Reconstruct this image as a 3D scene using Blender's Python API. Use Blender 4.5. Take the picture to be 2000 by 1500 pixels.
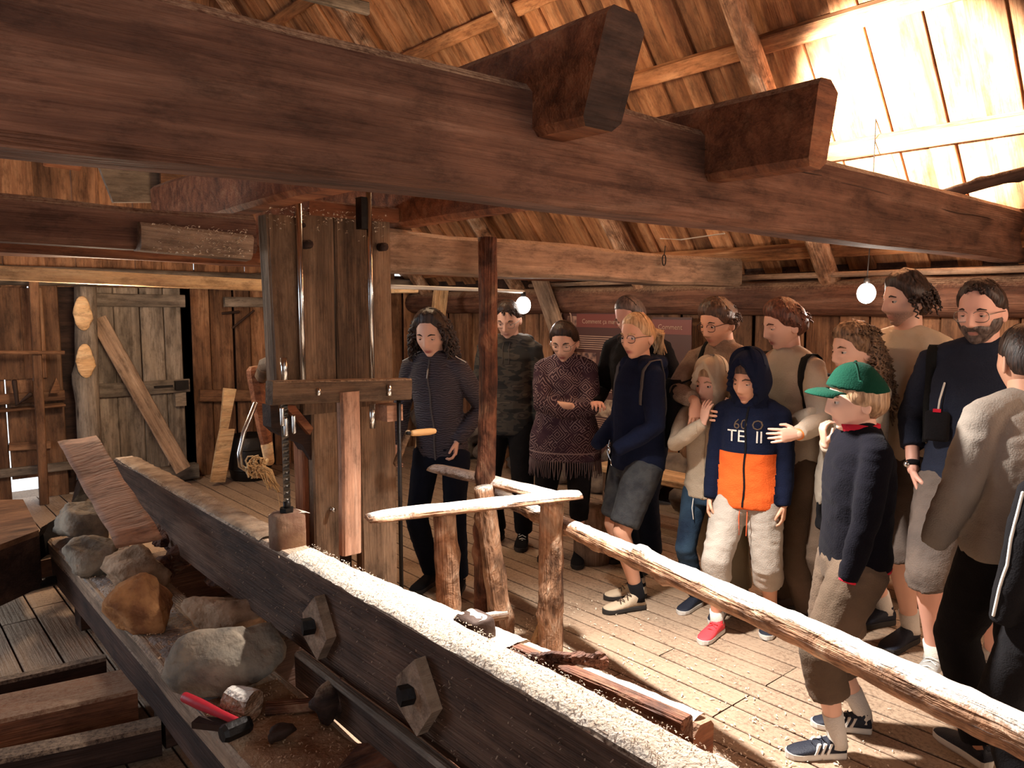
import bpy, bmesh, math, random
import numpy as np
from mathutils import Vector, Matrix, Euler
from mathutils.bvhtree import BVHTree
random.seed(7); RNG = np.random.default_rng(7)
PI = math.pi
for o in list(bpy.data.objects): bpy.data.objects.remove(o)
scene = bpy.context.scene
COL = scene.collection
# ------------------------------------------------------------------ camera
YA = math.atan2(1295, 1507); TH = math.radians(5.7); FPX = 1500.0; CH = 1.68
FH = Vector((math.sin(YA), math.cos(YA), 0)); RT = Vector((math.cos(YA), -math.sin(YA), 0))
cam_d = bpy.data.cameras.new('camera'); cam = bpy.data.objects.new('camera', cam_d); COL.objects.link(cam)
cam_d.sensor_fit = 'HORIZONTAL'; cam_d.sensor_width = 36.0; cam_d.lens = 36.0 * FPX / 2000.0
cam_d.clip_start = 0.05; cam_d.clip_end = 200
cam.location = (0, 0, CH)
cam.rotation_euler = (PI / 2 - TH, 0, -YA)
scene.camera = cam
# ------------------------------------------------------------------ world and lamps
scene.view_settings.view_transform = 'Standard'; scene.view_settings.look = 'None'
scene.view_settings.gamma = 1.0; scene.view_settings.use_curve_mapping = False
scene.view_settings.exposure = 0.0
w = bpy.data.worlds.new('sky'); scene.world = w; w.use_nodes = True
bg = w.node_tree.nodes['Background']; bg.inputs[0].default_value = (0.84, 0.92, 1.0, 1); bg.inputs[1].default_value = 2.2
def lamp(name, kind, loc, power, color, target=None, **kw):
    d = bpy.data.lights.new(name, kind); d.energy = power; d.color = color
    for k, v in kw.items(): setattr(d, k, v)
    o = bpy.data.objects.new(name, d); COL.objects.link(o); o.location = loc
    if target is not None:
        o.rotation_euler = (Vector(target) - Vector(loc)).to_track_quat('-Z', 'Y').to_euler()
    return o
# floodlight behind the heavy tie beam: one beam down on the saw carriage and the visitors, one up on the roof boards
lamp('flood_down', 'SPOT', (2.25, 2.20, 2.24), 850, (1.0, 0.96, 0.91), (1.95, 1.45, 0.3), spot_size=math.radians(122), spot_blend=0.85, shadow_soft_size=0.05)
lamp('flood_roof', 'SPOT', (2.35, 2.30, 2.30), 7000, (1.0, 0.95, 0.88), (4.42, 1.90, 2.78), spot_size=math.radians(35), spot_blend=0.55, shadow_soft_size=0.05)
# warm fill added behind the camera; daylight from the opening at the left
lamp('front_fill', 'AREA', (3.3, -1.9, 2.0), 120, (1.0, 0.72, 0.53), (2.6, 3.0, 1.7), shape='RECTANGLE', size=3.0, size_y=2.2)
lamp('side_opening_daylight', 'AREA', (-1.6, 5.0, 1.4), 45, (0.66, 0.82, 1.0), (0.9, 4.0, 0.2), shape='RECTANGLE', size=1.6, size_y=1.6)
lamp('bulb_light', 'POINT', (3.88, 4.36, 1.70), 20, (1.0, 0.84, 0.70), shadow_soft_size=0.04)
lamp('bulb_light', 'POINT', (4.42, 2.02, 1.74), 26, (1.0, 0.84, 0.70), shadow_soft_size=0.04)
lamp('roof_fill', 'POINT', (2.7, 4.0, 2.9), 75, (1.0, 0.72, 0.45), shadow_soft_size=0.15)  # fill added to brighten the roof boards, no lantern hangs here
lamp('left_bay_fill', 'POINT', (1.3, 5.7, 1.75), 85, (1.0, 0.78, 0.56), shadow_soft_size=0.15)  # fill added to brighten the boards and door at the left

# ------------------------------------------------------------------ helpers
_F = FH * math.cos(TH) - Vector((0, 0, math.sin(TH))); _U = FH * math.sin(TH) + Vector((0, 0, math.cos(TH)))
def at(px, py, x=None, y=None, z=None, d=None):
    """survey helper: the room point seen at a pixel of the 2000x1500 photo on a given plane"""
    r = _F + RT * ((px - 1000) / FPX) + _U * ((750 - py) / FPX)
    k = x / r.x if x is not None else y / r.y if y is not None else (z - CH) / r.z if z is not None else d
    return Vector((0, 0, CH)) + r * k

def hsh(n):
    n = (n.astype(np.int64) * 374761393) & 0xffffffff
    n = ((n ^ (n >> 13)) * 1274126177) & 0xffffffff
    return ((n ^ (n >> 16)) & 0xffff) / 65535.0
def vnoise(P, s=0):
    P = np.asarray(P, float) + 100.0
    i = np.floor(P).astype(np.int64); f = P - i; f = f * f * (3 - 2 * f)
    out = 0
    for dx in (0, 1):
        for dy in (0, 1):
            for dz in (0, 1):
                h = hsh((i[:, 0] + dx) * 73 + (i[:, 1] + dy) * 9151 + (i[:, 2] + dz) * 65537 + s * 7919)
                wgt = (f[:, 0] if dx else 1 - f[:, 0]) * (f[:, 1] if dy else 1 - f[:, 1]) * (f[:, 2] if dz else 1 - f[:, 2])
                out = out + h * wgt
    return out * 2 - 1
def sst(a, b, x):
    t = np.clip((x - a) / (b - a), 0, 1); return t * t * (3 - 2 * t)

class MB:
    """collects shapes; build() links them as ONE mesh object"""
    def __init__(s): s.v = []; s.f = []; s.n = 0
    def add(s, v, f):
        v = np.asarray(v, float).reshape(-1, 3)
        s.v.append(v); s.f += [tuple(int(i) + s.n for i in q) for q in f]; s.n += len(v); return s
    def xf(s, M):
        M = np.array(M); s.v = [x @ M[:3, :3].T + M[:3, 3] for x in s.v]; return s
    def verts(s): return np.vstack(s.v) if s.v else np.zeros((0, 3))
    def mesh(s, name, smooth=True):
        me = bpy.data.meshes.new(name); me.from_pydata(s.verts().tolist(), [], s.f)
        if smooth: me.polygons.foreach_set('use_smooth', [True] * len(me.polygons))
        me.update(); return me
    def build(s, name, m, parent=None, smooth=True, loc=None):
        me = s.mesh(name, smooth); me.materials.append(m)
        return link(name, me, parent, loc)
def link(name, me, parent=None, loc=None, M=None):
    o = bpy.data.objects.new(name, me); COL.objects.link(o)
    if parent is not None: o.parent = parent
    if loc is not None: o.location = loc
    if M is not None: o.matrix_local = M
    return o
def tag(o, label=None, cat=None, group=None, kind=None):
    if label: o['label'] = label
    if cat: o['category'] = cat
    if group: o['group'] = group
    if kind: o['kind'] = kind
    return o
def empty(name, loc=(0, 0, 0), rz=0, **k):
    o = bpy.data.objects.new(name, None); COL.objects.link(o); o.location = loc; o.rotation_euler = (0, 0, rz)
    o.empty_display_size = 0.1
    return tag(o, **k)

def frames(P):
    P = [Vector(p) for p in P]; T = []
    for i in range(len(P)):
        a = P[max(0, i - 1)]; b = P[min(len(P) - 1, i + 1)]; t = (b - a)
        T.append(t.normalized() if t.length > 1e-9 else Vector((0, 0, 1)))
    ref = Vector((1, 0, 0)) if abs(T[0].x) < 0.8 else Vector((0, 1, 0))
    out = []
    for t in T:
        u = (ref - t * ref.dot(t)).normalized(); v = t.cross(u); out.append((u, v)); ref = u
    return P, T, out
def tube(P, R, n=10, cap='round', flat=None, jit=0, seed=0):
    """tube through points P with radii R (float or per point); returns verts, faces"""
    if not hasattr(R, '__len__'): R = [R] * len(P)
    P, T, fr = frames(P)
    rings = []
    if cap == 'round':
        for k in (0.15, 0.6): rings.append((P[0] - T[0] * R[0] * (1 - k) * 0.9, fr[0], R[0] * math.sqrt(1 - (1 - k) ** 2)))
    for p, f, r in zip(P, fr, R): rings.append((p, f, r))
    if cap == 'round':
        for k in (0.6, 0.15): rings.append((P[-1] + T[-1] * R[-1] * (1 - k) * 0.9, fr[-1], R[-1] * math.sqrt(1 - (1 - k) ** 2)))
    V = []
    rr = random.Random(seed)
    for c, (u, v), r in rings:
        for k in range(n):
            a = 2 * PI * k / n; q = r * (1 + (rr.uniform(-jit, jit) if jit else 0))
            V.append(c + u * math.cos(a) * q + v * math.sin(a) * q * (flat or 1))
    F = []
    m = len(rings)
    for i in range(m - 1):
        for k in range(n):
            F.append((i * n + k, i * n + (k + 1) % n, (i + 1) * n + (k + 1) % n, (i + 1) * n + k))
    F.append(tuple(range(n - 1, -1, -1))); F.append(tuple((m - 1) * n + k for k in range(n)))
    return np.array([tuple(x) for x in V]), F
def loft(rings, n=20, p=2.0):
    """rings: (cx,cy,cz,rx,ry[,tilt]) horizontal superellipses"""
    V = []
    for r in rings:
        cx, cy, cz, rx, ry = r[:5]; tl = r[5] if len(r) > 5 else 0
        for k in range(n):
            a = 2 * PI * k / n; c, s = math.cos(a), math.sin(a)
            x = rx * math.copysign(abs(c) ** (2 / p), c); y = ry * math.copysign(abs(s) ** (2 / p), s)
            V.append((cx + x, cy + y, cz + tl * y))
    m = len(rings); F = []
    for i in range(m - 1):
        for k in range(n): F.append((i * n + k, i * n + (k + 1) % n, (i + 1) * n + (k + 1) % n, (i + 1) * n + k))
    F.append(tuple(range(n - 1, -1, -1))); F.append(tuple((m - 1) * n + k for k in range(n)))
    return np.array(V), F
def ball(c, r, sx=1, sy=1, sz=1, n=12, m=8, M=None):
    V = [(0, 0, -1)]
    for j in range(1, m):
        e = -PI / 2 + PI * j / m
        for k in range(n): V.append((math.cos(2 * PI * k / n) * math.cos(e), math.sin(2 * PI * k / n) * math.cos(e), math.sin(e)))
    V.append((0, 0, 1)); V = np.array(V) * (r * sx, r * sy, r * sz)
    if M is not None: V = V @ np.array(M)[:3, :3].T
    F = [(0, 1 + (k + 1) % n, 1 + k) for k in range(n)]
    for j in range(m - 2):
        for k in range(n): F.append((1 + j * n + k, 1 + j * n + (k + 1) % n, 1 + (j + 1) * n + (k + 1) % n, 1 + (j + 1) * n + k))
    t = len(V) - 1; F += [(1 + (m - 2) * n + k, 1 + (m - 2) * n + (k + 1) % n, t) for k in range(n)]
    return V + np.array(c), F
def box(c, s, M=None):
    x, y, z = [q / 2 for q in s]
    V = np.array([(-x, -y, -z), (x, -y, -z), (x, y, -z), (-x, y, -z), (-x, -y, z), (x, -y, z), (x, y, z), (-x, y, z)])
    if M is not None: V = V @ np.array(M)[:3, :3].T
    return V + np.array(c), [(0, 3, 2, 1), (4, 5, 6, 7), (0, 1, 5, 4), (1, 2, 6, 5), (2, 3, 7, 6), (3, 0, 4, 7)]
def hexa(P8):
    return np.array([tuple(p) for p in P8]), [(0, 3, 2, 1), (4, 5, 6, 7), (0, 1, 5, 4), (1, 2, 6, 5), (2, 3, 7, 6), (3, 0, 4, 7)]

def remesh(mb, vox, smooth=2, fac=0.5, dec=None):
    me = mb.mesh('tmp', False); o = bpy.data.objects.new('tmp', me); COL.objects.link(o)
    m = o.modifiers.new('r', 'REMESH'); m.mode = 'VOXEL'; m.voxel_size = vox
    if smooth:
        s = o.modifiers.new('s', 'SMOOTH'); s.iterations = smooth; s.factor = fac
    dg = bpy.context.evaluated_depsgraph_get()
    ev = o.evaluated_get(dg); r = bpy.data.meshes.new_from_object(ev)
    V = np.empty(len(r.vertices) * 3); r.vertices.foreach_get('co', V); V = V.reshape(-1, 3)
    F = [tuple(p.vertices) for p in r.polygons]
    bpy.data.objects.remove(o); bpy.data.meshes.remove(me); bpy.data.meshes.remove(r)
    return V, F
def vnormals(V, F):
    Q = np.array([f[:3] if len(f) > 2 else f for f in F]); D = np.array([f[2:4] if len(f) > 3 else (f[1], f[2]) for f in F])
    nn = np.cross(V[Q[:, 1]] - V[Q[:, 0]], V[Q[:, 2]] - V[Q[:, 0]])
    N = np.zeros_like(V)
    for k in range(3): np.add.at(N, Q[:, k], nn)
    np.add.at(N, D[:, 1], nn)
    l = np.linalg.norm(N, axis=1, keepdims=True); l[l == 0] = 1
    return N / l
def smooth_np(V, F, it=1):
    return V

# ------------------------------------------------------------------ materials
MATS = {}
def nt(name):
    m = bpy.data.materials.new(name); m.use_nodes = True; t = m.node_tree; b = t.nodes['Principled BSDF']
    return m, t, b
def N(t, ty, **k):
    n = t.nodes.new('ShaderNode' + ty)
    for a, v in k.items():
        if a in n.inputs.keys(): n.inputs[a].default_value = v
        else: setattr(n, a, v)
    return n
def ramp(t, stops):
    r = N(t, 'ValToRGB'); e = r.color_ramp.elements
    while len(e) < len(stops): e.new(0.5)
    for i, (p, c) in enumerate(stops): e[i].position = p; e[i].color = (*c, 1)
    return r
def mixc(t, fac, a, b, mode='MIX'):
    n = N(t, 'Mix', data_type='RGBA', blend_type=mode)
    for i, v in ((0, fac), (6, a), (7, b)):
        if hasattr(v, 'is_linked') or isinstance(v, bpy.types.NodeSocket): t.links.new(v, n.inputs[i])
        elif isinstance(v, (int, float)): n.inputs[i].default_value = v
        else: n.inputs[i].default_value = (*v, 1)
    return n.outputs[2]
def coords(t, scale=(1, 1, 1), rnd=True, kind='Object'):
    tc = N(t, 'TexCoord'); mp = N(t, 'Mapping'); mp.inputs['Scale'].default_value = scale
    t.links.new(tc.outputs[kind], mp.inputs['Vector'])
    if rnd:
        oi = N(t, 'ObjectInfo'); mu = N(t, 'Math', operation='MULTIPLY'); mu.inputs[1].default_value = 37.0
        t.links.new(oi.outputs['Random'], mu.inputs[0])
        cb = N(t, 'CombineXYZ'); t.links.new(mu.outputs[0], cb.inputs[0]); t.links.new(mu.outputs[0], cb.inputs[1])
        t.links.new(cb.outputs[0], mp.inputs['Location'])
    return mp.outputs['Vector']
def wood(name, dark, mid, light, grain=14, vary=0.35, rough=0.75, knots=0.5, dust=0.0, bump=0.35, dustcol=(0.62, 0.42, 0.25), stain=0.5, lx=1.1):
    m, t, b = nt(name); L = t.links.new
    v = coords(t, (lx, grain, grain)); n1 = N(t, 'TexNoise', Scale=1.0, Detail=5.0, Roughness=0.65, Distortion=0.9); L(v, n1.inputs['Vector'])
    v2 = coords(t, (4, grain * 9, grain * 9)); n2 = N(t, 'TexNoise', Scale=1.0, Detail=2.0); L(v2, n2.inputs['Vector'])
    r = ramp(t, [(0.28, dark), (0.52, mid), (0.78, light)]); L(n1.outputs[0], r.inputs[0])
    c = mixc(t, 0.28, r.outputs[0], n2.outputs[0], 'OVERLAY')
    # large weathering patches
    v3 = coords(t, (1.3 if lx < 2 else 9.0, 3.5 if lx < 2 else 12.0, 3.5 if lx < 2 else 12.0)); n3 = N(t, 'TexNoise', Scale=1.0, Detail=3.0); L(v3, n3.inputs['Vector'])
    r3 = ramp(t, [(0.36, (1 - stain,) * 3), (0.6, (1, 1, 1))]); L(n3.outputs[0], r3.inputs[0]); c = mixc(t, 1.0, c, r3.outputs[0], 'MULTIPLY')
    v5 = coords(t, (5, 14, 14)); n5 = N(t, 'TexNoise', Scale=1.0, Detail=9.0, Roughness=0.78); L(v5, n5.inputs['Vector'])
    r5 = ramp(t, [(0.38, (0.42, 0.40, 0.38)), (0.50, (0.92, 0.92, 0.92)), (0.68, (1.25, 1.22, 1.18))]); L(n5.outputs[0], r5.inputs[0]); c = mixc(t, 0.8, c, r5.outputs[0], 'MULTIPLY')
    if knots:
        v4 = coords(t, (2.2, 5.5, 5.5)); vo = N(t, 'TexVoronoi', Scale=1.0); L(v4, vo.inputs['Vector'])
        r4 = ramp(t, [(0.05, (1, 1, 1)), (0.16, (0, 0, 0))]); L(vo.outputs['Distance'], r4.inputs[0])
        mm = N(t, 'Math', operation='MULTIPLY'); mm.inputs[1].default_value = knots; L(r4.outputs[0], mm.inputs[0])
        c = mixc(t, mm.outputs[0], c, tuple(q * 0.35 for q in dark))
    oi = N(t, 'ObjectInfo'); mr = N(t, 'MapRange'); mr.inputs[3].default_value = 1 - vary; mr.inputs[4].default_value = 1 + vary * 0.6
    L(oi.outputs['Random'], mr.inputs[0]); hv = N(t, 'HueSaturation'); L(mr.outputs[0], hv.inputs['Value']); L(c, hv.inputs['Color']); c = hv.outputs[0]
    if dust:
        ge = N(t, 'NewGeometry'); sx = N(t, 'SeparateXYZ'); L(ge.outputs['Normal'], sx.inputs[0])
        tc = N(t, 'TexCoord'); nd = N(t, 'TexNoise', Scale=55.0, Detail=4.0, Roughness=0.8); L(tc.outputs['Object'], nd.inputs['Vector'])
        nl = N(t, 'TexNoise', Scale=3.0, Detail=2.0); L(tc.outputs['Object'], nl.inputs['Vector'])
        a = N(t, 'Math', operation='MULTIPLY_ADD'); L(sx.outputs[2], a.inputs[0]); a.inputs[1].default_value = dust; a.inputs[2].default_value = -dust * 0.72
        a1 = N(t, 'Math', operation='MULTIPLY_ADD'); L(nd.outputs[0], a1.inputs[0]); a1.inputs[1].default_value = 3.0; a1.inputs[2].default_value = -1.72
        a2 = N(t, 'Math', operation='MULTIPLY_ADD'); L(nl.outputs[0], a2.inputs[0]); a2.inputs[1].default_value = 1.4; L(a1.outputs[0], a2.inputs[2])
        a3 = N(t, 'Math', operation='ADD', use_clamp=True); L(a.outputs[0], a3.inputs[0]); L(a2.outputs[0], a3.inputs[1])
        a4 = N(t, 'Math', operation='MULTIPLY', use_clamp=True); L(a3.outputs[0], a4.inputs[0]); st = N(t, 'MapRange'); st.inputs[1].default_value = 0.3; st.inputs[2].default_value = 0.7; L(sx.outputs[2], st.inputs[0]); L(st.outputs[0], a4.inputs[1])
        c = mixc(t, a4.outputs[0], c, dustcol)
    L(c, b.inputs['Base Color']); b.inputs['Roughness'].default_value = rough; b.inputs['Specular IOR Level'].default_value = 0.25
    bp = N(t, 'Bump', Strength=bump, Distance=0.02); mx = N(t, 'Math', operation='ADD'); L(n1.outputs[0], mx.inputs[0]); L(n2.outputs[0], mx.inputs[1]); L(mx.outputs[0], bp.inputs['Height']); L(bp.outputs[0], b.inputs['Normal'])
    return m
def plain(name, col, rough=0.7, metal=0, bump=0.0, bscale=60, vary=0.0, spec=0.3, col2=None, cscale=4, emit=0):
    m, t, b = nt(name); L = t.links.new
    b.inputs['Roughness'].default_value = rough; b.inputs['Metallic'].default_value = metal; b.inputs['Specular IOR Level'].default_value = spec
    b.inputs['Base Color'].default_value = (*col, 1)
    tc = N(t, 'TexCoord')
    if col2 is not None or vary:
        n = N(t, 'TexNoise', Scale=cscale, Detail=4.0); L(tc.outputs['Object'], n.inputs['Vector'])
        r = ramp(t, [(0.35, col), (0.65, col2 or tuple(q * (1 - vary) for q in col))]); L(n.outputs[0], r.inputs[0]); L(r.outputs[0], b.inputs['Base Color'])
    if bump:
        n = N(t, 'TexNoise', Scale=bscale, Detail=4.0); L(tc.outputs['Object'], n.inputs['Vector'])
        bp = N(t, 'Bump', Strength=bump, Distance=0.01); L(n.outputs[0], bp.inputs['Height']); L(bp.outputs[0], b.inputs['Normal'])
    if emit:
        b.inputs['Emission Color'].default_value = (*col, 1); b.inputs['Emission Strength'].default_value = emit
    return m
def cloth(name, col, col2=None, bump=0.35, rough=0.92, cscale=5):
    m = plain(name, col, rough, 0, bump, 170, 0.18, 0.06, col2, cscale)
    b = m.node_tree.nodes['Principled BSDF']; b.inputs['Sheen Weight'].default_value = 0.02
    return m
def hairmat(name, dark, light, rough=0.45):
    m, t, b = nt(name); L = t.links.new
    v = coords(t, (90, 90, 14), False); n = N(t, 'TexNoise', Scale=1.0, Detail=4.0); L(v, n.inputs['Vector'])
    r = ramp(t, [(0.35, dark), (0.68, light)]); L(n.outputs[0], r.inputs[0]); L(r.outputs[0], b.inputs['Base Color']); b.inputs['Roughness'].default_value = rough
    b.inputs['Specular IOR Level'].default_value = 0.35
    bp = N(t, 'Bump', Strength=0.8, Distance=0.006); L(n.outputs[0], bp.inputs['Height']); L(bp.outputs[0], b.inputs['Normal'])
    return m
def skinmat(name, col, lip=(0.30, 0.07, 0.06), stub=(0.10, 0.07, 0.055)):
    m, t, b = nt(name); L = t.links.new
    at_ = N(t, 'Attribute', attribute_name='tint'); sp = N(t, 'SeparateColor'); L(at_.outputs['Color'], sp.inputs[0])
    tc = N(t, 'TexCoord'); n = N(t, 'TexNoise', Scale=9.0, Detail=3.0); L(tc.outputs['Object'], n.inputs['Vector'])
    c = mixc(t, n.outputs[0], tuple(q * 0.9 for q in col), tuple(min(1, q * 1.08) for q in col))
    c = mixc(t, sp.outputs[0], c, lip)
    n2 = N(t, 'TexNoise', Scale=240.0, Detail=2.0); L(tc.outputs['Object'], n2.inputs['Vector'])
    mu = N(t, 'Math', operation='MULTIPLY'); L(sp.outputs[1], mu.inputs[0]); mr = N(t, 'MapRange'); mr.inputs[1].default_value = 0.3; mr.inputs[2].default_value = 0.6; mr.inputs[3].default_value = 0.55; L(n2.outputs[0], mr.inputs[0]); L(mr.outputs[0], mu.inputs[1])
    c = mixc(t, mu.outputs[0], c, stub)
    L(c, b.inputs['Base Color']); b.inputs['Roughness'].default_value = 0.5; b.inputs['Subsurface Weight'].default_value = 0.0; b.inputs['Specular IOR Level'].default_value = 0.35
    return m
W = {}
W['roof'] = wood('roof_board_wood', (0.22, 0.075, 0.028), (0.44, 0.19, 0.078), (0.62, 0.33, 0.16), 11, 0.42, knots=0.7)
W['wall'] = wood('wall_board_wood', (0.13, 0.052, 0.024), (0.31, 0.145, 0.07), (0.46, 0.25, 0.13), 11, 0.35, knots=0.8)
W['beam'] = wood('hewn_beam_wood', (0.075, 0.028, 0.016), (0.165, 0.072, 0.042), (0.27, 0.14, 0.09), 16, 0.12, knots=0.2, dust=1.6, dustcol=(0.38, 0.24, 0.15), bump=0.5, stain=0.4)
W['beam_red'] = wood('red_beam_wood', (0.12, 0.038, 0.018), (0.29, 0.10, 0.042), (0.42, 0.19, 0.09), 14, 0.12, knots=0.2, dust=1.2, dustcol=(0.38, 0.23, 0.14), stain=0.4)
W['tan'] = wood('tan_beam_wood', (0.20, 0.115, 0.07), (0.37, 0.235, 0.15), (0.52, 0.36, 0.245), 14, 0.12, knots=0.3, dust=1.2, dustcol=(0.45, 0.30, 0.19))
W['grey'] = wood('weathered_grey_wood', (0.13, 0.095, 0.07), (0.26, 0.20, 0.15), (0.38, 0.30, 0.23), 12, 0.15, knots=1.0)
W['floor'] = wood('floor_board_wood', (0.10, 0.052, 0.030), (0.21, 0.120, 0.072), (0.34, 0.21, 0.135), 10, 0.22, knots=0.3, dust=1.3, dustcol=(0.37, 0.255, 0.17), rough=0.7)
W['fresh'] = wood('fresh_sawn_wood', (0.48, 0.26, 0.11), (0.66, 0.41, 0.21), (0.78, 0.55, 0.32), 10, 0.1, knots=0.5, stain=0.15)
W['pink'] = wood('freshly_cut_slab_wood', (0.26, 0.12, 0.07), (0.40, 0.21, 0.13), (0.52, 0.32, 0.22), 7, 0.05, knots=0.0, stain=0.2)
W['carriage'] = wood('carriage_wood', (0.065, 0.030, 0.018), (0.15, 0.078, 0.048), (0.27, 0.16, 0.105), 15, 0.1, knots=0.3, dust=2.2, dustcol=(0.60, 0.44, 0.31), bump=0.6, stain=0.5)
W['dark'] = wood('dark_old_wood', (0.025, 0.012, 0.008), (0.06, 0.028, 0.018), (0.11, 0.055, 0.035), 12, 0.2, dust=1.0, dustcol=(0.3, 0.2, 0.13))
W['frame'] = wood('saw_frame_wood', (0.11, 0.062, 0.034), (0.24, 0.14, 0.08), (0.38, 0.24, 0.145), 13, 0.08, knots=0.3, dust=1.6, dustcol=(0.48, 0.32, 0.2), bump=0.55, stain=0.5)
W['bark'] = wood('rough_bark_wood', (0.075, 0.03, 0.016), (0.42, 0.22, 0.12), (0.74, 0.54, 0.38), 9, 0.1, knots=0.8, dust=2.5, dustcol=(0.86, 0.76, 0.66), bump=1.0, stain=0.4, lx=6.0)  # whitish dust on upward faces also paints in the bright light on rail tops
W['bark_red'] = wood('red_bark_wood', (0.05, 0.016, 0.010), (0.19, 0.07, 0.035), (0.42, 0.23, 0.13), 9, 0.1, knots=0.8, bump=1.0, stain=0.6, lx=5.0)
M_iron = plain('dark_iron', (0.022, 0.018, 0.016), 0.45, 0.6, 0.3, 40, 0.3)
M_rust = plain('rusty_iron', (0.06, 0.032, 0.022), 0.7, 0.4, 0.4, 40, 0.4)
M_steel = plain('polished_steel', (0.62, 0.62, 0.60), 0.22, 1.0)
M_dust = plain('sawdust', (0.86, 0.76, 0.64), 0.95, 0, 0.9, 95, 0, 0.1, (0.74, 0.60, 0.46), 60)
M_chip = plain('pale_shavings', (0.80, 0.66, 0.50), 0.9, 0, 0.2, 30, 0, 0.1)
M_web = plain('dusty_cobweb', (0.55, 0.50, 0.44), 0.9)

def wm(o):
    M = Matrix.Identity(4)
    while o is not None:
        M = Matrix.LocRotScale(o.location, o.rotation_euler, o.scale) @ M; o = o.parent
    return M
def put(o, M):
    o.matrix_local = wm(o.parent).inverted() @ M if o.parent else M
def axis_M(p0, p1, up=(0, 0, 1)):
    p0, p1 = Vector(p0), Vector(p1); x = (p1 - p0).normalized(); u = Vector(up)
    y = u.cross(x)
    if y.length < 1e-4: y = Vector((0, 1, 0)).cross(x)
    y.normalize(); z = x.cross(y)
    return Matrix.Translation((p0 + p1) / 2) @ Matrix((x, y, z)).transposed().to_4x4()
_tc = {}
def timber_mesh(Ln, wd, h, m, seg=8, rough=0.004, bev=0.010, seed=0, name='timber'):
    key = (round(Ln, 2), round(wd, 3), round(h, 3), m.name, seg, rough, bev, seed)
    if key in _tc: return _tc[key]
    V = []
    pr = [(-wd / 2 + bev, -h / 2), (wd / 2 - bev, -h / 2), (wd / 2, -h / 2 + bev), (wd / 2, h / 2 - bev), (wd / 2 - bev, h / 2), (-wd / 2 + bev, h / 2), (-wd / 2, h / 2 - bev), (-wd / 2, -h / 2 + bev)]
    n = 8
    for i in range(seg + 1):
        x = -Ln / 2 + Ln * i / seg
        for (y, z) in pr: V.append((x, y, z))
    V = np.array(V)
    if rough:
        for a in range(3): V[:, a] += vnoise(V * (2.3, 6, 6) + seed * 5.1, a + 1) * rough * (0.5 if a == 0 else 1)
    F = []
    for i in range(seg):
        for k in range(n): F.append((i * n + k, (i + 1) * n + k, (i + 1) * n + (k + 1) % n, i * n + (k + 1) % n))
    F.append(tuple(range(n))); F.append(tuple(seg * n + k for k in range(n - 1, -1, -1)))
    mb = MB(); mb.add(V, F); me = mb.mesh(name, False); me.materials.append(m); _tc[key] = me
    return me
def timber(name, m, p0, p1, wd, h, parent=None, up=(0, 0, 1), seg=8, rough=0.004, bev=0.008, seed=0, **tg):
    Ln = (Vector(p1) - Vector(p0)).length
    o = bpy.data.objects.new(name, timber_mesh(Ln, wd, h, m, seg, rough, bev, seed, name)); COL.objects.link(o); o.parent = parent
    put(o, axis_M(p0, p1, up)); tag(o, **tg); return o
def log_mb(Ln, r0, r1, n=18, seg=26, rough=0.10, seed=0, bend=0.02, knots=4, cut=None):
    V = []
    rr = random.Random(seed)
    kn = [(rr.uniform(-.45, .45) * Ln, rr.uniform(0, 2 * PI)) for _ in range(knots)]
    for i in range(seg + 1):
        t = i / seg; x = -Ln / 2 + Ln * t; r = r0 + (r1 - r0) * t
        for k in range(n):
            a = 2 * PI * k / n; q = r
            for (kx, ka) in kn:
                d = ((x - kx) / (r * .8)) ** 2 + ((math.atan2(math.sin(a - ka), math.cos(a - ka))) / 0.6) ** 2
                q += r * 0.38 * math.exp(-d)
            V.append((x, q * math.cos(a), q * math.sin(a)))
    V = np.array(V)
    nz = vnoise(V * (9, 26, 26) + seed * 3.3, 1) * 0.5 + vnoise(V * (30, 60, 60) + seed, 2) * 0.6
    sc = 1 + nz * rough
    V[:, 1] *= sc; V[:, 2] *= sc
    V[:, 1] += bend * np.sin(V[:, 0] / Ln * 5 + seed); V[:, 2] += bend * np.cos(V[:, 0] / Ln * 4 + seed * 2)
    F = []
    for i in range(seg):
        for k in range(n): F.append((i * n + k, (i + 1) * n + k, (i + 1) * n + (k + 1) % n, i * n + (k + 1) % n))
    F.append(tuple(range(n))); F.append(tuple(seg * n + k for k in range(n - 1, -1, -1)))
    mb = MB(); mb.add(V, F); return mb
def logobj(name, m, p0, p1, r0, r1, parent=None, **k):
    tg = {a: k.pop(a) for a in ('label', 'cat', 'group', 'kind') if a in k}
    mb = log_mb((Vector(p1) - Vector(p0)).length, r0, r1, **k)
    o = mb.build(name, m, parent); put(o, axis_M(p0, p1)); tag(o, **tg); return o
def mesh_obj(name, mb, m, parent=None, smooth=False, **tg):
    o = mb.build(name, m, parent, smooth); tag(o, **tg)
    if parent is not None: put(o, Matrix.Identity(4))
    return o

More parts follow.
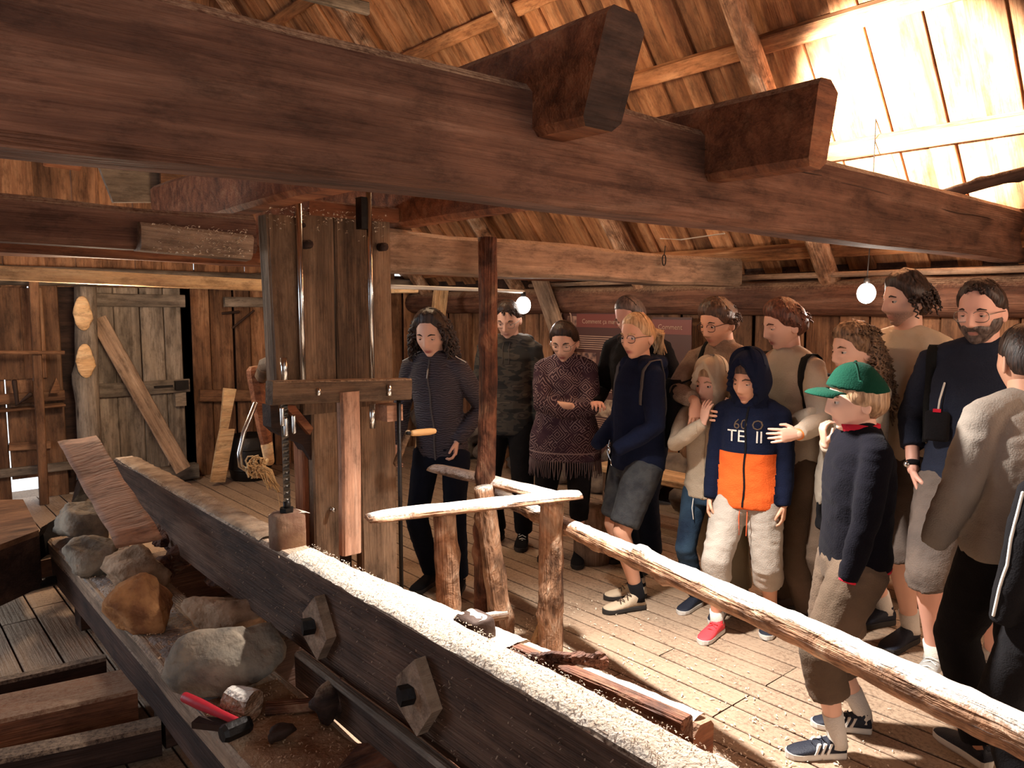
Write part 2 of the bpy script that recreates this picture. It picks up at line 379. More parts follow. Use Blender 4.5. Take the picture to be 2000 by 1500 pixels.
# ---------------------------------------------------------------- floor
floor = empty('floor', kind='structure')
rr = random.Random(3)
x = -2.3
while x < 5.3:
    wd = 0.125 + rr.choice((0, 0.01, 0.02)) if x > 1.2 else 0.165
    cuts = sorted([-2.0, 7.9] + [rr.uniform(-1, 1) * 0.35 + c for c in (1.75, 5.0)])
    if x > 1.9: cuts[1] = 1.75 + (0.0 if rr.random() < 0.8 else 0.5)
    for a, b in zip(cuts[:-1], cuts[1:]):
        o = timber('plank', W['floor'], (x + wd / 2, a + 0.003, -0.02), (x + wd / 2, b - 0.003, -0.02), wd - 0.008, 0.035, floor, seg=3, rough=0.0018, bev=0.003, seed=rr.randint(0, 3))
    x += wd
gb = MB(); gb.add(*box((1.5, 3, -0.09), (8.6, 11, 0.06))); mesh_obj('subfloor', gb, W['dark'], floor)
# ---------------------------------------------------------------- roof
ceiling = empty('ceiling', kind='structure')
SL = Vector((-1, 0, 1.2)).normalized(); NR = Vector((-1.2, 0, -1)).normalized()
def rp(x, y, off=0.0): return Vector((x, y, 1.9 + 1.2 * (5.2 - x))) - NR * off
y = -2.0; i = 0
while y < 7.95:
    wd = rr.uniform(0.135, 0.205)
    j = rr.uniform(-0.03, 0.03)
    for a, b in ((5.42, 4.62), (4.62, 2.95 + j), (2.95 + j, 0.9)):
        up = (i % 2) * 0.026 + 0.055 + rr.uniform(0, 0.004)
        if a > 5: up += 0.03
        timber('plank', W['roof'], rp(a + 0.012, y + wd / 2, up), rp(b + 0.004, y + wd / 2, up), wd + (0.045 if i % 2 else -0.004), 0.022, ceiling, up=-NR, seg=2, rough=0.003, bev=0.003, seed=rr.randint(0, 3))
    y += wd; i += 1
for px_ in (5.06, 4.60, 4.12, 3.66, 3.18, 2.70, 2.2, 1.7):
    timber('purlin', W['roof'], rp(px_, -2, 0.005), rp(px_, 7.9, 0.005), 0.10, 0.07, ceiling, up=-NR, seg=14, rough=0.006, seed=int(px_ * 10) % 5)
for k, yy in enumerate((-0.65, 1.0, 2.60, 4.27, 5.9, 7.5)):
    logobj('rafter', W['bark'] if k != 1 else W['roof'], rp(5.3, yy, -0.085), rp(1.0, yy, -0.075), 0.072, 0.055, ceiling, n=14, seg=40, seed=k, bend=0.012, knots=6)
# left slope, above and behind the frame
for k in range(20):
    timber('plank', W['roof'], (1.05, -1.8 + k * 0.5, 7.0), (-3.2, -1.8 + k * 0.5, 1.9), 0.52, 0.02, ceiling, seg=1, rough=0)
# ---------------------------------------------------------------- back wall
YB = 7.8
wb = empty('wall_back', (0, YB, 0), kind='structure')
def wx(px, py=750): return at(px, py, y=YB).x
def wz(px, py): return at(px, py, y=YB).z
# lower boards left of the door, with daylight gaps
edges = [-2.4, -1.9, -1.4, -0.9, -0.45, 0.0, 0.42, 0.73, wx(10), wx(66), wx(124)]
for a, b in zip(edges[:-1], edges[1:]):
    g = 0.011 if b > 0.6 else 0.0
    if abs(a - wx(10)) < 1e-6:
        timber('plank', W['wall'], ((a + b) / 2, YB, 0.19), ((a + b) / 2, YB, 1.92), b - a - g, 0.03, wb, up=(0, -1, 0), seg=4, seed=1)
    else:
        timber('plank', W['wall'], ((a + b) / 2, YB, 0.0), ((a + b) / 2, YB, 1.92), b - a - g, 0.03, wb, up=(0, -1, 0), seg=4, seed=int(b * 10) % 4)
# overlapping upper boards that leave only slits below
for a, b in ((wx(-45), wx(50)), (wx(48), wx(92))):
    timber('plank', W['wall'], ((a + b) / 2, YB - 0.035, wz(30, 740)), ((a + b) / 2, YB - 0.035, wz(30, 562)), b - a, 0.026, wb, up=(0, -1, 0), seg=4, seed=3)
# boards right of the door and beyond the saw
x = wx(377); k = 0
while x < 5.3:
    wd = (0.19, 0.24, 0.17, 0.22)[k % 4]
    timber('plank', W['wall'], (x + wd / 2, YB + (k % 2) * 0.03, 0.0), (x + wd / 2, YB + (k % 2) * 0.03, 1.95), wd - 0.012, 0.03, wb, up=(0, -1, 0), seg=4, seed=k % 4)
    x += wd; k += 1
bk = MB(); bk.add(*box((3.9, YB + 0.07, 1.0), (3.1, 0.02, 2.1))); bk.add(*box((1.55, YB + 0.07, 1.0), (0.30, 0.02, 2.1))); bk.add(*box((-0.9, YB + 0.07, 1.0), (3.0, 0.02, 2.1)))
bk.add(*box((2.15, YB + 0.07, 1.0), (0.95, 0.02, 2.1))); mesh_obj('backing_board', bk, W['dark'], wb)  # unseen dark backing added so no daylight shows through the door gaps
# gable boards
x = -2.6; k = 0
while x < 5.3:
    wd = (0.27, 0.235, 0.26, 0.25, 0.28)[k % 5]
    top = 1.9 + 1.2 * (5.2 - max(x + wd / 2, 1.0)) if x > 0.9 else 1.9 + 1.2 * 4.2 * max(0, (x + 3.2) / 4.2)
    if top > 2.2: timber('plank', W['wall'], (x + wd / 2, YB + (k % 2) * 0.028, 1.86), (x + wd / 2, YB + (k % 2) * 0.028, top + 0.1), wd + (0.03 if k % 2 else -0.02), 0.026, wb, up=(0, -1, 0), seg=6, seed=k % 5)
    x += wd; k += 1
logobj('wall_plate', W['grey'], (-2.4, YB - 0.10, 1.93), (5.2, YB - 0.10, 1.93), 0.085, 0.08, wb, seg=40, rough=0.05, knots=5)
timber('rail', W['wall'], (wx(-40), YB - 0.06, wz(60, 775)), (wx(122), YB - 0.06, wz(120, 770)), 0.05, 0.09, wb, seg=4)
timber('ledge', W['wall'], (wx(-40), YB - 0.10, wz(60, 795)), (wx(118), YB - 0.10, wz(60, 792)), 0.16, 0.022, wb, seg=4)
timber('rail', W['wall'], (wx(8), YB - 0.04, wz(8, 872)), (wx(90), YB - 0.04, wz(90, 868)), 0.03, 0.07, wb, seg=3)
timber('rail', W['grey'], (wx(-40), YB - 0.05, wz(8, 922)), (wx(130), YB - 0.05, wz(90, 912)), 0.05, 0.075, wb, seg=5)
timber('rail', W['wall'], (wx(385), YB - 0.05, wz(385, 772)), (wx(520), YB - 0.05, wz(500, 772)), 0.05, 0.12, wb, seg=4)
timber('rail', W['grey'], (wx(440), YB - 0.05, wz(440, 590)), (wx(760), YB - 0.05, wz(700, 592)), 0.05, 0.10, wb, seg=4)
sb_ = MB(); sb_.add(*tube([(wx(455), YB - 0.05, wz(455, 640)), (wx(495), YB - 0.07, wz(470, 607))], 0.012, 8)); sb_.add(*tube([(wx(436), YB - 0.06, wz(436, 612)), (wx(466), YB - 0.07, wz(466, 609))], 0.014, 8))
mesh_obj('latch', sb_, M_rust, wb)
# bright loading hole at the floor
d1 = empty('door_1', (wx(188), YB - 0.05, 0), kind='structure')
dxs = [wx(p) for p in (186, 226, 276, 322, 356)]
for a, b in zip(dxs[:-1], dxs[1:]):
    timber('plank', W['grey'], ((a + b) / 2, YB - 0.05, 0.02), ((a + b) / 2, YB - 0.05, 1.86), b - a - 0.006, 0.03, d1, up=(0, -1, 0), seg=5, seed=int(a * 9) % 5)
timber('ledge_board', W['grey'], (dxs[0], YB - 0.085, 1.75), (dxs[-1] + 0.03, YB - 0.085, 1.74), 0.035, 0.12, d1, seg=5)
timber('ledge_board', W['grey'], (dxs[0], YB - 0.085, wz(270, 757)), (dxs[-1] + 0.04, YB - 0.085, wz(350, 752)), 0.035, 0.13, d1, seg=5, seed=2)
timber('sill', W['grey'], (dxs[0], YB - 0.14, 0.07), (dxs[-1] + 0.06, YB - 0.14, 0.09), 0.14, 0.14, d1, seg=5, seed=2)
hm = MB(); hm.add(*box((wx(346), YB - 0.13, wz(346, 750)), (0.12, 0.05, 0.085))); hm.add(*box((wx(312), YB - 0.115, wz(312, 753)), (0.17, 0.012, 0.02)))
mesh_obj('latch', hm, M_iron, d1)
hm = MB(); hm.add(*box((wx(344), YB - 0.10, wz(344, 778)), (0.10, 0.05, 0.13))); mesh_obj('latch_block', hm, W['grey'], d1)
# ---------------------------------------------------------------- right wall (behind the visitors)
XR = 5.2
wr = empty('wall_right', (XR, 0, 0), kind='structure')
y = -2.0; k = 0
while y < 7.7:
    wd = (0.21, 0.26, 0.18, 0.24, 0.20)[k % 5]
    off = (0.0, 0.03, 0.01, 0.035, 0.0)[k % 5]
    timber('plank', W['wall'], (XR + off, y + wd / 2, 0.3), (XR + off, y + wd / 2, 1.66), wd - 0.012, 0.028, wr, up=(-1, 0, 0), seg=4, seed=k % 5)
    y += wd; k += 1
bk = MB(); bk.add(*box((XR + 0.08, 2.9, 1.0), (0.02, 9.8, 2.0))); mesh_obj('backing_board', bk, W['dark'], wr)
logobj('wall_plate', W['beam'], (XR - 0.06, -2.0, 1.735), (XR - 0.06, 7.8, 1.735), 0.13, 0.12, wr, seg=60, n=16, rough=0.05, knots=6, bend=0.01)
logobj('eaves_pole', W['tan'], (XR - 0.16, 0.4, 1.895), (XR - 0.16, 5.6, 1.89), 0.022, 0.018, wr, seg=30, n=10, rough=0.05, knots=0, bend=0.006)
for yy in (-0.8, 0.9, 2.9, 4.35, 6.1):
    timber('stud', W['wall'], (XR - 0.05, yy, 0.0), (XR - 0.05, yy, 1.63), 0.11, 0.09, wr, up=(-1, 0, 0), seg=5, rough=0.006, seed=int(yy * 3) % 4)
M_stone = plain('field_stone', (0.20, 0.15, 0.11), 0.85, 0, 0.9, 25, 0, 0.2, (0.08, 0.06, 0.05), 9)
def rock(c, r, sx, sy, sz, seed, rz=0, nn=18, mm=12, fac=0.28, flat=0.0):
    V, F = ball((0, 0, 0), 1, n=nn, m=mm)
    d = V.copy(); rg = np.random.default_rng(seed)
    for _ in range(9):  # chop with planes for facets
        nrm = rg.normal(size=3); nrm /= np.linalg.norm(nrm); h = rg.uniform(0.50, 0.80)
        s = V @ nrm; V = V - np.outer(np.maximum(s - h, 0) * 0.92, nrm)
    V *= (1 + fac * vnoise(d * 1.7 + seed, 1) + 0.07 * vnoise(d * 5 + seed, 2) + 0.035 * vnoise(d * 13 + seed, 4))[:, None]
    V = V * (r * sx, r * sy, r * sz)
    if flat: V[:, 2] = np.maximum(V[:, 2], -r * sz * flat)
    R = np.array(Matrix.Rotation(rz, 3, 'Z')); return V @ R.T + np.array(c), F
for k in range(34):
    row = k // 17; yy = -1.0 + (k % 17) * 0.52 + row * 0.25
    mb = MB(); mb.add(*rock((XR - 0.12 + row * 0.04, yy, 0.13 + row * 0.22), 0.2, 0.8, 1.25, 0.72, k, nn=12, mm=8))
    mesh_obj('stone', mb, M_stone, wr, True)
# enclosing walls outside the picture
wl = empty('wall_left', (-2.4, 0, 0), kind='structure')
for k in range(16):
    yy = -2 + k * 0.62
    if 4.3 < yy < 6.1: continue
    timber('plank', W['wall'], (-2.4, yy, 0), (-2.4, yy, 2.9), 0.61, 0.03, wl, up=(1, 0, 0), seg=1, rough=0)
wf = empty('wall_front', (0, -2.1, 0), kind='structure')
for k in range(16):
    xx = -2.4 + k * 0.51
    if -1.9 < xx < -0.3 : continue
    timber('plank', W['wall'], (xx, -2.1, 0), (xx, -2.1, 6.5), 0.505, 0.03, wf, up=(0, 1, 0), seg=1, rough=0)

# ---------------------------------------------------------------- heavy beams
big = timber('tie_beam', W['beam'], (-1.2, 1.53, 2.085), (5.18, 1.53, 2.085), 0.16, 0.285, None, seg=60, rough=0.012, bev=0.022,
       label='massive dark hewn tie beam crossing the whole picture nearest overhead', cat='beam')
timber('tie_board', W['grey'], at(560, -22, y=5.3), at(719, 17, y=5.3), 0.05, 0.09, None, seg=6, label='pale weathered board end high among the roof boards', cat='board')
ck = MB()
for k in range(3):
    xs = np.linspace(2.0 + k * 0.9, 2.75 + k * 0.9, 14)
    P = [(xx, 1.448, 2.165 - 0.015 * k + 0.004 * math.sin(xx * 9)) for xx in xs]
    ck.add(*tube(P, [0.0035 * math.sin(PI * (i + .5) / 14) + 0.0008 for i in range(14)], 5))
o = mesh_obj('crack', ck, W['dark']); o.parent = big; put(o, Matrix.Identity(4))
def stub(name, x, wd, z0, z1, yn, yt, yf, lab, m):
    """joist with a slanting near end"""
    mb = MB(); seg = 26; V = []; n = 8; b = 0.02
    h = z1 - z0
    for i in range(seg + 1):
        t = i / seg
        for (u, v) in ((b, 0), (wd - b, 0), (wd, b), (wd, h - b * 1.6), (wd - b * 1.6, h), (b, h), (0, h - b), (0, b)):
            y0 = yn + (yt - yn) * min(v / h, 1) - 0.02 * math.sin(PI * v / h)
            V.append((x + u, y0 + (yf - y0) * t, z0 + v))
    V = np.array(V); 
    for a in (0, 2): V[:, a] += vnoise(V * (6, 2.5, 6), a + 5) * 0.007
    F = [(i * n + k, (i + 1) * n + k, (i + 1) * n + (k + 1) % n, i * n + (k + 1) % n) for i in range(seg) for k in range(n)]
    F.append(tuple(range(n))); F.append(tuple(seg * n + k for k in range(n - 1, -1, -1)))
    mb.add(V, F); o = mb.build(name, m, None, False)
    if x < 1.5: o.data.materials.append(W['dark']); o.data.polygons[len(F) - 2].material_index = 1
    tag(o, lab, 'beam'); return o
stub('joist', 1.31, 0.13, 2.10, 2.345, 1.285, 1.20, 4.6, 'thick joist notched over the tie beam, nearer one with dirty black end', W['beam_red'])
mb = MB()
for k in range(26): mb.add(*rock((1.375 + rr.uniform(-.05, .05), 1.225 + rr.uniform(-.012, .0) , 2.16 + rr.uniform(0, .17)), 0.018, 1, .5, 1.2, k, nn=7, mm=5))
stub('joist', 2.03, 0.10, 2.07, 2.305, 1.12, 1.09, 4.9, 'thick joist notched over the tie beam, farther one with clean chamfered end', W['beam_red'])
timber('cross_beam', W['beam'], (-1.0, 3.31, 2.005), (1.33, 3.31, 1.985), 0.20, 0.155, None, seg=24, rough=0.010, bev=0.02, seed=3,
       label='dark squared beam running left from the saw frame', cat='beam')
timber('cross_beam', W['tan'], (1.86, 3.31, 1.955), (4.98, 3.31, 1.925), 0.20, 0.20, None, seg=24, rough=0.010, bev=0.02, seed=4,
       label='tan squared beam running right from the saw frame behind the bark pole', cat='beam')
timber('splice_beam', W['tan'], (0.86, 3.22, 1.955), (1.30, 3.22, 1.93), 0.10, 0.11, None, seg=10, rough=0.010, bev=0.015, seed=5,
       label='short tan splice timber full of shavings beside the saw frame', cat='beam')
timber('cross_beam', W['beam_red'], (-0.6, 5.0, 2.06), (5.0, 5.0, 1.99), 0.18, 0.15, None, seg=20, rough=0.01, bev=0.015, seed=6,
       label='reddish beam behind the dark one, above the pale long plank', cat='beam')
p0 = at(-30, 532, y=5.6); p1 = at(524, 558, y=5.6)
timber('plank', W['fresh'], p0, p1, 0.10, 0.085, None, seg=8, rough=0.002, bev=0.004, label='long pale sawn plank lying level under the left beams', cat='plank')
p0 = at(766, 567, y=5.6); p1 = at(812, 567, y=5.6)
timber('batten', W['fresh'], p0, p1, 0.08, 0.045, None, seg=3, rough=0.002, label='short pale batten end right of the saw frame', cat='plank')
# grey leaning slab, log stub and boards above the left beam
ys = 5.15
P = [at(*q, y=ys) for q in ((222, 395), (335, 395), (330, 215), (150, 215))]
mb = MB(); bq = [p + Vector((0, 0.04, 0)) for p in P]; mb.add(*hexa([P[0], P[1], bq[1], bq[0], P[3], P[2], bq[2], bq[3]]))
mesh_obj('grey_board', mb, W['grey'], label='broad grey board standing slanted above the left beam', cat='board')
P = [at(*q, y=5.1) for q in ((315, 400), (378, 396), (368, 230), (312, 230))]
mb = MB(); bq = [p + Vector((0, 0.03, 0)) for p in P]; mb.add(*hexa([P[0], P[1], bq[1], bq[0], P[3], P[2], bq[2], bq[3]]))
mesh_obj('upright_board', mb, W['wall'], label='narrow brown board upright right of the grey board', cat='board')
a = at(88, 278, y=6.6); b = at(158, 292, y=6.6)
logobj('log_stub', W['beam_red'], a, b, 0.17, 0.16, seg=8, rough=0.04, bend=0, knots=0, label='short thick log stub high on the left gable boards', cat='log')
logobj('gable_post', W['grey'], at(166, 560, y=7.55), Vector((at(182, 935, y=7.55).x - 0.02, 7.55, 0.0)), 0.085, 0.10, seg=22, rough=0.05, bend=0.006, knots=3, label='round grey post with peeled pale patches left of the door', cat='post')
for (px, py, sz) in ((162, 612, 0.15), (167, 705, 0.15)):
    c = at(px, py, y=7.462); mb = MB(); V, F = ball((0, 0, 0), 1, sx=0.075, sy=0.02, sz=sz, n=16, m=10); V[:, 0] *= 1 + 0.2 * vnoise(V * 20); mb.add(V + np.array(c), F)
    o = mesh_obj('bare_patch', mb, W['fresh'], bpy.data.objects['gable_post'], True)
a = at(190, 622, y=7.60); b = at(358, 918, y=7.30)
timber('leaning_board', W['tan'], a, b, 0.15, 0.03, None, up=(0.2, -1, 0), seg=8, rough=0.004, label='narrow board leaning diagonally against the grey door', cat='board')
# batten rack at the far left
mb = MB()
tb = empty('batten_rack', (wx(70), 7.5, 0), label='thin wooden cross of battens standing before the far left boards', cat='rack')
a = at(65, 545, y=7.5); timber('upright', W['wall'], a, (at(84, 940, y=7.5).x, 7.5, 0), 0.07, 0.045, tb, up=(0, -1, 0), seg=6)
timber('crossbar', W['wall'], at(-20, 688, y=7.46), at(126, 688, y=7.46), 0.04, 0.03, tb, seg=4)
# ladder-like window ledge clutter: small bracket shapes
mb = MB(); mb.add(*tube([at(28, 745, y=7.6), at(34, 790, y=7.6), at(60, 770, y=7.55)], 0.02, 8)); mesh_obj('iron_hook', mb, M_rust, smooth=True, label='rusty hook on the ledge at far left', cat='hook')
mb = MB(); P = [at(*q, y=7.62) for q in ((98, 768), (116, 768), (116, 752), (110, 738))]; mb.add(*hexa([P[0], P[1], P[1] + Vector((0, .04, 0)), P[0] + Vector((0, .04, 0)), P[3], P[2], P[2] + Vector((0, .04, 0)), P[3] + Vector((0, .04, 0))])); mesh_obj('wedge', mb, W['wall'], label='small wooden wedge on the far left ledge', cat='wedge')
# notched fresh board, dark board and barrel right of the door
ob = MB(); yy = 7.2
Q = [(412, 941), (440, 941), (460, 838), (446, 838), (462, 760), (438, 758), (436, 838), (430, 838)]
poly = [(412, 942), (440, 942), (459, 838), (446, 838), (462, 760), (438, 758), (431, 838), (424, 870)]
fr = [at(*q, y=yy) for q in poly]; bkp = [p + Vector((0, 0.035, 0)) for p in fr]; n = len(fr)
ob.add([tuple(p) for p in fr + bkp], [tuple(range(n)), tuple(range(2 * n - 1, n - 1, -1))] + [(i, i + n, (i + 1) % n + n, (i + 1) % n) for i in range(n)])
mesh_obj('notched_board', ob, W['fresh'], label='pale notched offcut board standing on the floor by the black barrel', cat='board')
mb = MB(); c = at(490, 935, y=7.35); mb.add(*loft([(c.x, 7.35, 0.0, .17, .17), (c.x, 7.35, 0.02, .185, .185), (c.x, 7.35, 0.12, .20, .20), (c.x, 7.35, .30, .20, .20), (c.x, 7.35, .42, .18, .18), (c.x, 7.35, .44, .16, .16), (c.x, 7.35, .40, .15, .15)], 24))
br = empty('barrel', (c.x, 7.35, 0), label='black round barrel standing against the back boards', cat='barrel'); mesh_obj('body', mb, M_iron, br, True)
mb = MB()
for z in (0.10, 0.30):
    mb.add(*loft([(c.x, 7.35, z, .203, .203), (c.x, 7.35, z + .02, .203, .203)], 24))
mesh_obj('hoop', mb, M_iron, br, True)
def plate(name, poly, thick, m, parent=None, **tg):
    """flat piece: poly = world points, thick = offset vector"""
    n = len(poly); P = [Vector(p) for p in poly]; Q = [p + Vector(thick) for p in P]
    mb = MB(); mb.add([tuple(p) for p in P + Q], [tuple(range(n)), tuple(range(2 * n - 1, n - 1, -1))] + [(i, i + n, (i + 1) % n + n, (i + 1) % n) for i in range(n)])
    return mesh_obj(name, mb, m, parent, **tg)
def dust_sheet(name, x0, x1, y0, y1, z, amp, parent=None, m=None, lean=0.0, nx=9, dens=0.02, seed=0, z1=None, **tg):
    """loose sawdust lying on a timber top; lean moves x with y"""
    ny = int((y1 - y0) / dens); V = []; F = []
    for j in range(ny + 1):
        for i in range(nx + 1):
            u = i / nx; v = j / ny; yy = y0 + (y1 - y0) * v
            V.append((x0 + (x1 - x0) * u + lean * (yy - y0), yy, 0))
    V = np.array(V); U = np.tile(np.linspace(0, 1, nx + 1), ny + 1)
    h = vnoise(V * (22, 14, 1) + seed, 1) * 0.5 + vnoise(V * (70, 70, 1) + seed, 2) * 0.5 + vnoise(V * (4, 2.2, 1) + seed, 4) * 0.7
    edge = np.minimum(U, 1 - U); e = sst(0, 0.16, edge)
    vv = (V[:, 1] - y0) / (y1 - y0)
    V[:, 2] = z + (0 if z1 is None else (z1 - z) * vv) + (0.35 + 0.5 * h) * amp * e - (1 - e) * 0.006
    V[:, 0] += vnoise(V * (0, 30, 0) + seed + 9, 3) * 0.006 * (1 - e)
    F = [(j * (nx + 1) + i, j * (nx + 1) + i + 1, (j + 1) * (nx + 1) + i + 1, (j + 1) * (nx + 1) + i) for j in range(ny) for i in range(nx)]
    mb = MB(); mb.add(V, F); o = mesh_obj(name, mb, m or M_dust, parent, True, **tg); return o
def chips(name, n, fn, size, m, seed=0, **tg):
    """curled shavings scattered where fn(rng) puts them; one object, nobody could count them"""
    rg = random.Random(seed); V = []; F = []
    for k in range(n):
        p = fn(rg)
        if p is None: continue
        s = size * rg.uniform(0.5, 1.6); a = rg.uniform(0, 2 * PI); tl = rg.uniform(-.5, .5); L_ = s * rg.uniform(1, 2.6)
        dx, dy = math.cos(a), math.sin(a); b = len(V); hh = rg.uniform(0.2, 0.8) * s
        for i in range(3):
            t = i / 2 - .5; zz = hh * (1 - 4 * t * t) + tl * t * s
            for w_ in (-.5, .5): V.append((p[0] + dx * t * L_ - dy * w_ * s * .6, p[1] + dy * t * L_ + dx * w_ * s * .6, p[2] + zz))
        F += [(b, b + 1, b + 3, b + 2), (b + 2, b + 3, b + 5, b + 4)]
    mb = MB(); mb.add(V, F); return mesh_obj(name, mb, m, None, False, kind='stuff', **tg)

# ---------------------------------------------------------------- saw frame
YF = 3.20
fr = empty('saw_stand', (1.72, 3.28, 0), label='tall plank-built saw frame post standing behind the carriage', cat='saw frame')
def fx(px, row=600): return at(px, row, y=YF).x
def fz(px, row): return at(px, row, y=YF).z
timber('upright_plank', W['frame'], (fx(570), YF + 0.08, 1.22), (fx(562), YF + 0.08, 2.08), fx(590) - fx(532), 0.10, fr, up=(0, -1, 0), seg=10, rough=0.004, seed=1)
timber('upright_plank', W['frame'], (fx(620), YF + 0.02, 1.20), (fx(620), YF + 0.02, 2.10), fx(655) - fx(586) - 0.004, 0.06, fr, up=(0, -1, 0), seg=10, rough=0.004, seed=2)
timber('upright_plank', W['frame'], (fx(711), YF + 0.02, 1.20), (fx(711), YF + 0.02, 2.10), fx(766) - fx(656) - 0.004, 0.06, fr, up=(0, -1, 0), seg=10, rough=0.004, seed=3)
timber('upright_plank', W['frame'], (fx(738, 1000), YF + 0.02, 0.0), (fx(738, 1000), YF + 0.02, 1.21), fx(772, 1000) - fx(703, 1000), 0.07, fr, up=(0, -1, 0), seg=12, rough=0.005, seed=4)
timber('post', W['frame'], (fx(640, 1000), YF + 0.06, 0.0), (fx(642, 1000), YF + 0.06, 1.22), fx(672, 1000) - fx(624, 1000), 0.10, fr, up=(0, -1, 0), seg=12, seed=5)
timber('post', W['beam_red'], (fx(614, 1000), YF + 0.12, 0.0), (fx(614, 1000), YF + 0.12, 1.2), 0.035, 0.10, fr, up=(0, -1, 0), seg=10, seed=6)
timber('post', W['dark'], (fx(690, 1000), YF + 0.12, 0.0), (fx(690, 1000), YF + 0.12, 1.2), 0.09, 0.05, fr, up=(0, -1, 0), seg=10, seed=6)
pts = [(528, 792), (640, 792), (640, 960), (618, 960), (612, 905), (590, 868), (545, 848), (530, 835)]
plate('bracket', [at(*q, y=YF + 0.03) for q in pts], (0, 0.09, 0), W['dark'], fr)
plate('brace', [at(*q, y=YF - 0.01) for q in ((556, 792), (576, 792), (612, 836), (606, 850))], (0, 0.04, 0), W['beam_red'], fr)
timber('head_block', W['beam_red'], (fx(600, 400), YF + 0.04, 2.12), (fx(775, 400), YF + 0.04, 2.12), 0.12, 0.07, fr, seg=4)
for q in ((595, 478), (742, 483)):
    p = at(*q, y=YF - 0.02); mb = MB(); mb.add(*tube([p, p + Vector((0, -0.045, 0))], 0.02, 10, cap='flat')); mesh_obj('peg', mb, W['dark'], fr, True)
p = at(592, 440, y=YF - 0.012); mb = MB(); mb.add(*tube([p, p + Vector((0, -0.006, 0))], 0.011, 8, cap='flat')); mesh_obj('bolt_hole', mb, W['dark'], fr)
p = at(646, 994, y=YF); mb = MB(); mb.add(*tube([p, p + Vector((0, -0.03, 0))], 0.011, 8, cap='flat')); mesh_obj('bolt', mb, M_steel, fr, True)
for i, q in enumerate(((583, 720))):
    pa = at(q, 398 if i == 0 else 372, y=3.08); pb = Vector((pa.x, 3.08, 1.33)); mb = MB(); mb.add(*tube([pb, pa], 0.0125, 14, cap='flat'))
    o = mesh_obj('guide_rod', mb, M_steel, None, True, label=('left' if i == 0 else 'right') + ' one of two shiny steel rods on the saw frame front', cat='rod')
mb = MB(); p = at(713, 392, y=3.08); mb.add(*box((p.x, 3.10, 2.10), (0.045, 0.05, 0.14))); mesh_obj('rod_clamp', mb, M_iron, fr)
# moving sash
sa = empty('frame_saw', (1.6, 3.0, 0.7), label='wooden saw sash with crossbar, blade and connecting rod in front of the frame', cat='sash')
a = at(524, 768, y=3.0); b = at(794, 768, y=3.0)
timber('crossbar', W['frame'], (a.x, 2.99, 1.335), (b.x, 2.99, 1.305), 0.07, 0.095, sa, seg=10, rough=0.003, bev=0.006, seed=7)
bl = MB(); P = []
xb = 1.318
pa = at(545, 790, y=2.99).x; pb = at(562, 790, y=2.99).x
V = []; F = []; nT = 26
for i in range(nT * 2 + 1):
    z = 0.55 + (1.29 - 0.55) * i / (nT * 2); t = 0.012 if i % 2 else 0.0
    V += [(pa + 0.008 - 0.0, 2.988 - 0.0, z), (pb - t * 0.6, 2.988 - t, z), (pb - t * 0.6, 2.992 - t, z), (pa + 0.008, 2.992, z)]
for i in range(nT * 2):
    for k in range(4): F.append((i * 4 + k, i * 4 + (k + 1) % 4, (i + 1) * 4 + (k + 1) % 4, (i + 1) * 4 + k))
F.append((3, 2, 1, 0)); F.append(tuple(nT * 8 + k for k in range(4))); bl.add(V, F); 
M_blade = plain('saw_blade_steel', (0.10, 0.085, 0.07), 0.4, 0.8, 0.2, 50, 0.3)
mesh_obj('blade', bl, M_blade, sa)
timber('connecting_rod', W['pink'], (at(677, 800, y=2.97).x, 2.97, 0.60), (at(680, 800, y=2.97).x, 2.97, 1.32), 0.095, 0.05, sa, up=(0, -1, 0), seg=14, rough=0.006, bev=0.01, seed=9)
for q, r_, l in (((555, 720), 0.014, 0.09), ((760, 762), 0.012, 0.05), ((622, 765), 0.010, 0.03)):
    p = at(*q, y=2.95); mb = MB(); mb.add(*tube([p - Vector((0, 0, l / 2)), p + Vector((0, 0, l / 2))], r_, 10, cap='flat')); mesh_obj('bolt', mb, M_steel, sa, True)
mb = MB()
for q in ((551, 815), (558, 835), (574, 830)):
    p = at(*q, y=2.96); mb.add(*tube([p + Vector((0, 0, 0.035)), p - Vector((0, 0, 0.03))], 0.009, 8))
mesh_obj('blade_hook', mb, M_steel, sa, True)
p = at(767, 806, y=3.02)
cb_ = empty('clamp_block', (p.x, 3.02, 1.2), label='small worn wooden clamp block under the right end of the sash', cat='block')
mb = MB(); mb.add(*box((p.x, 3.05, p.z), (0.085, 0.10, 0.075))); o = mesh_obj('block', mb, W['pink'], cb_)
mb = MB(); q = at(727, 815, y=3.02); mb.add(*tube([q + Vector((0, 0, 0.06)), q - Vector((0, 0, 0.05))], 0.013, 10, cap='flat')); mesh_obj('bolt', mb, M_steel, cb_, True)
q = at(779, 800, y=2.98); mb = MB(); mb.add(*tube([(q.x, 2.98, 0.3), (q.x, 2.98, 1.27)], 0.010, 8, cap='flat'))
mesh_obj('drop_rod', mb, M_iron, None, True, label='thin black vertical rod at the right edge of the saw frame', cat='rod')
lv = empty('crank_lever', at(776, 895, y=3.05), label='lever with turned wooden grip beside the frame in front of the guide', cat='lever')
mb = MB(); mb.add(*tube([at(774, 905, y=3.1), at(790, 862, y=3.05), at(797, 846, y=3.02)], 0.016, 10)); mesh_obj('arm', mb, W['frame'], lv, True)
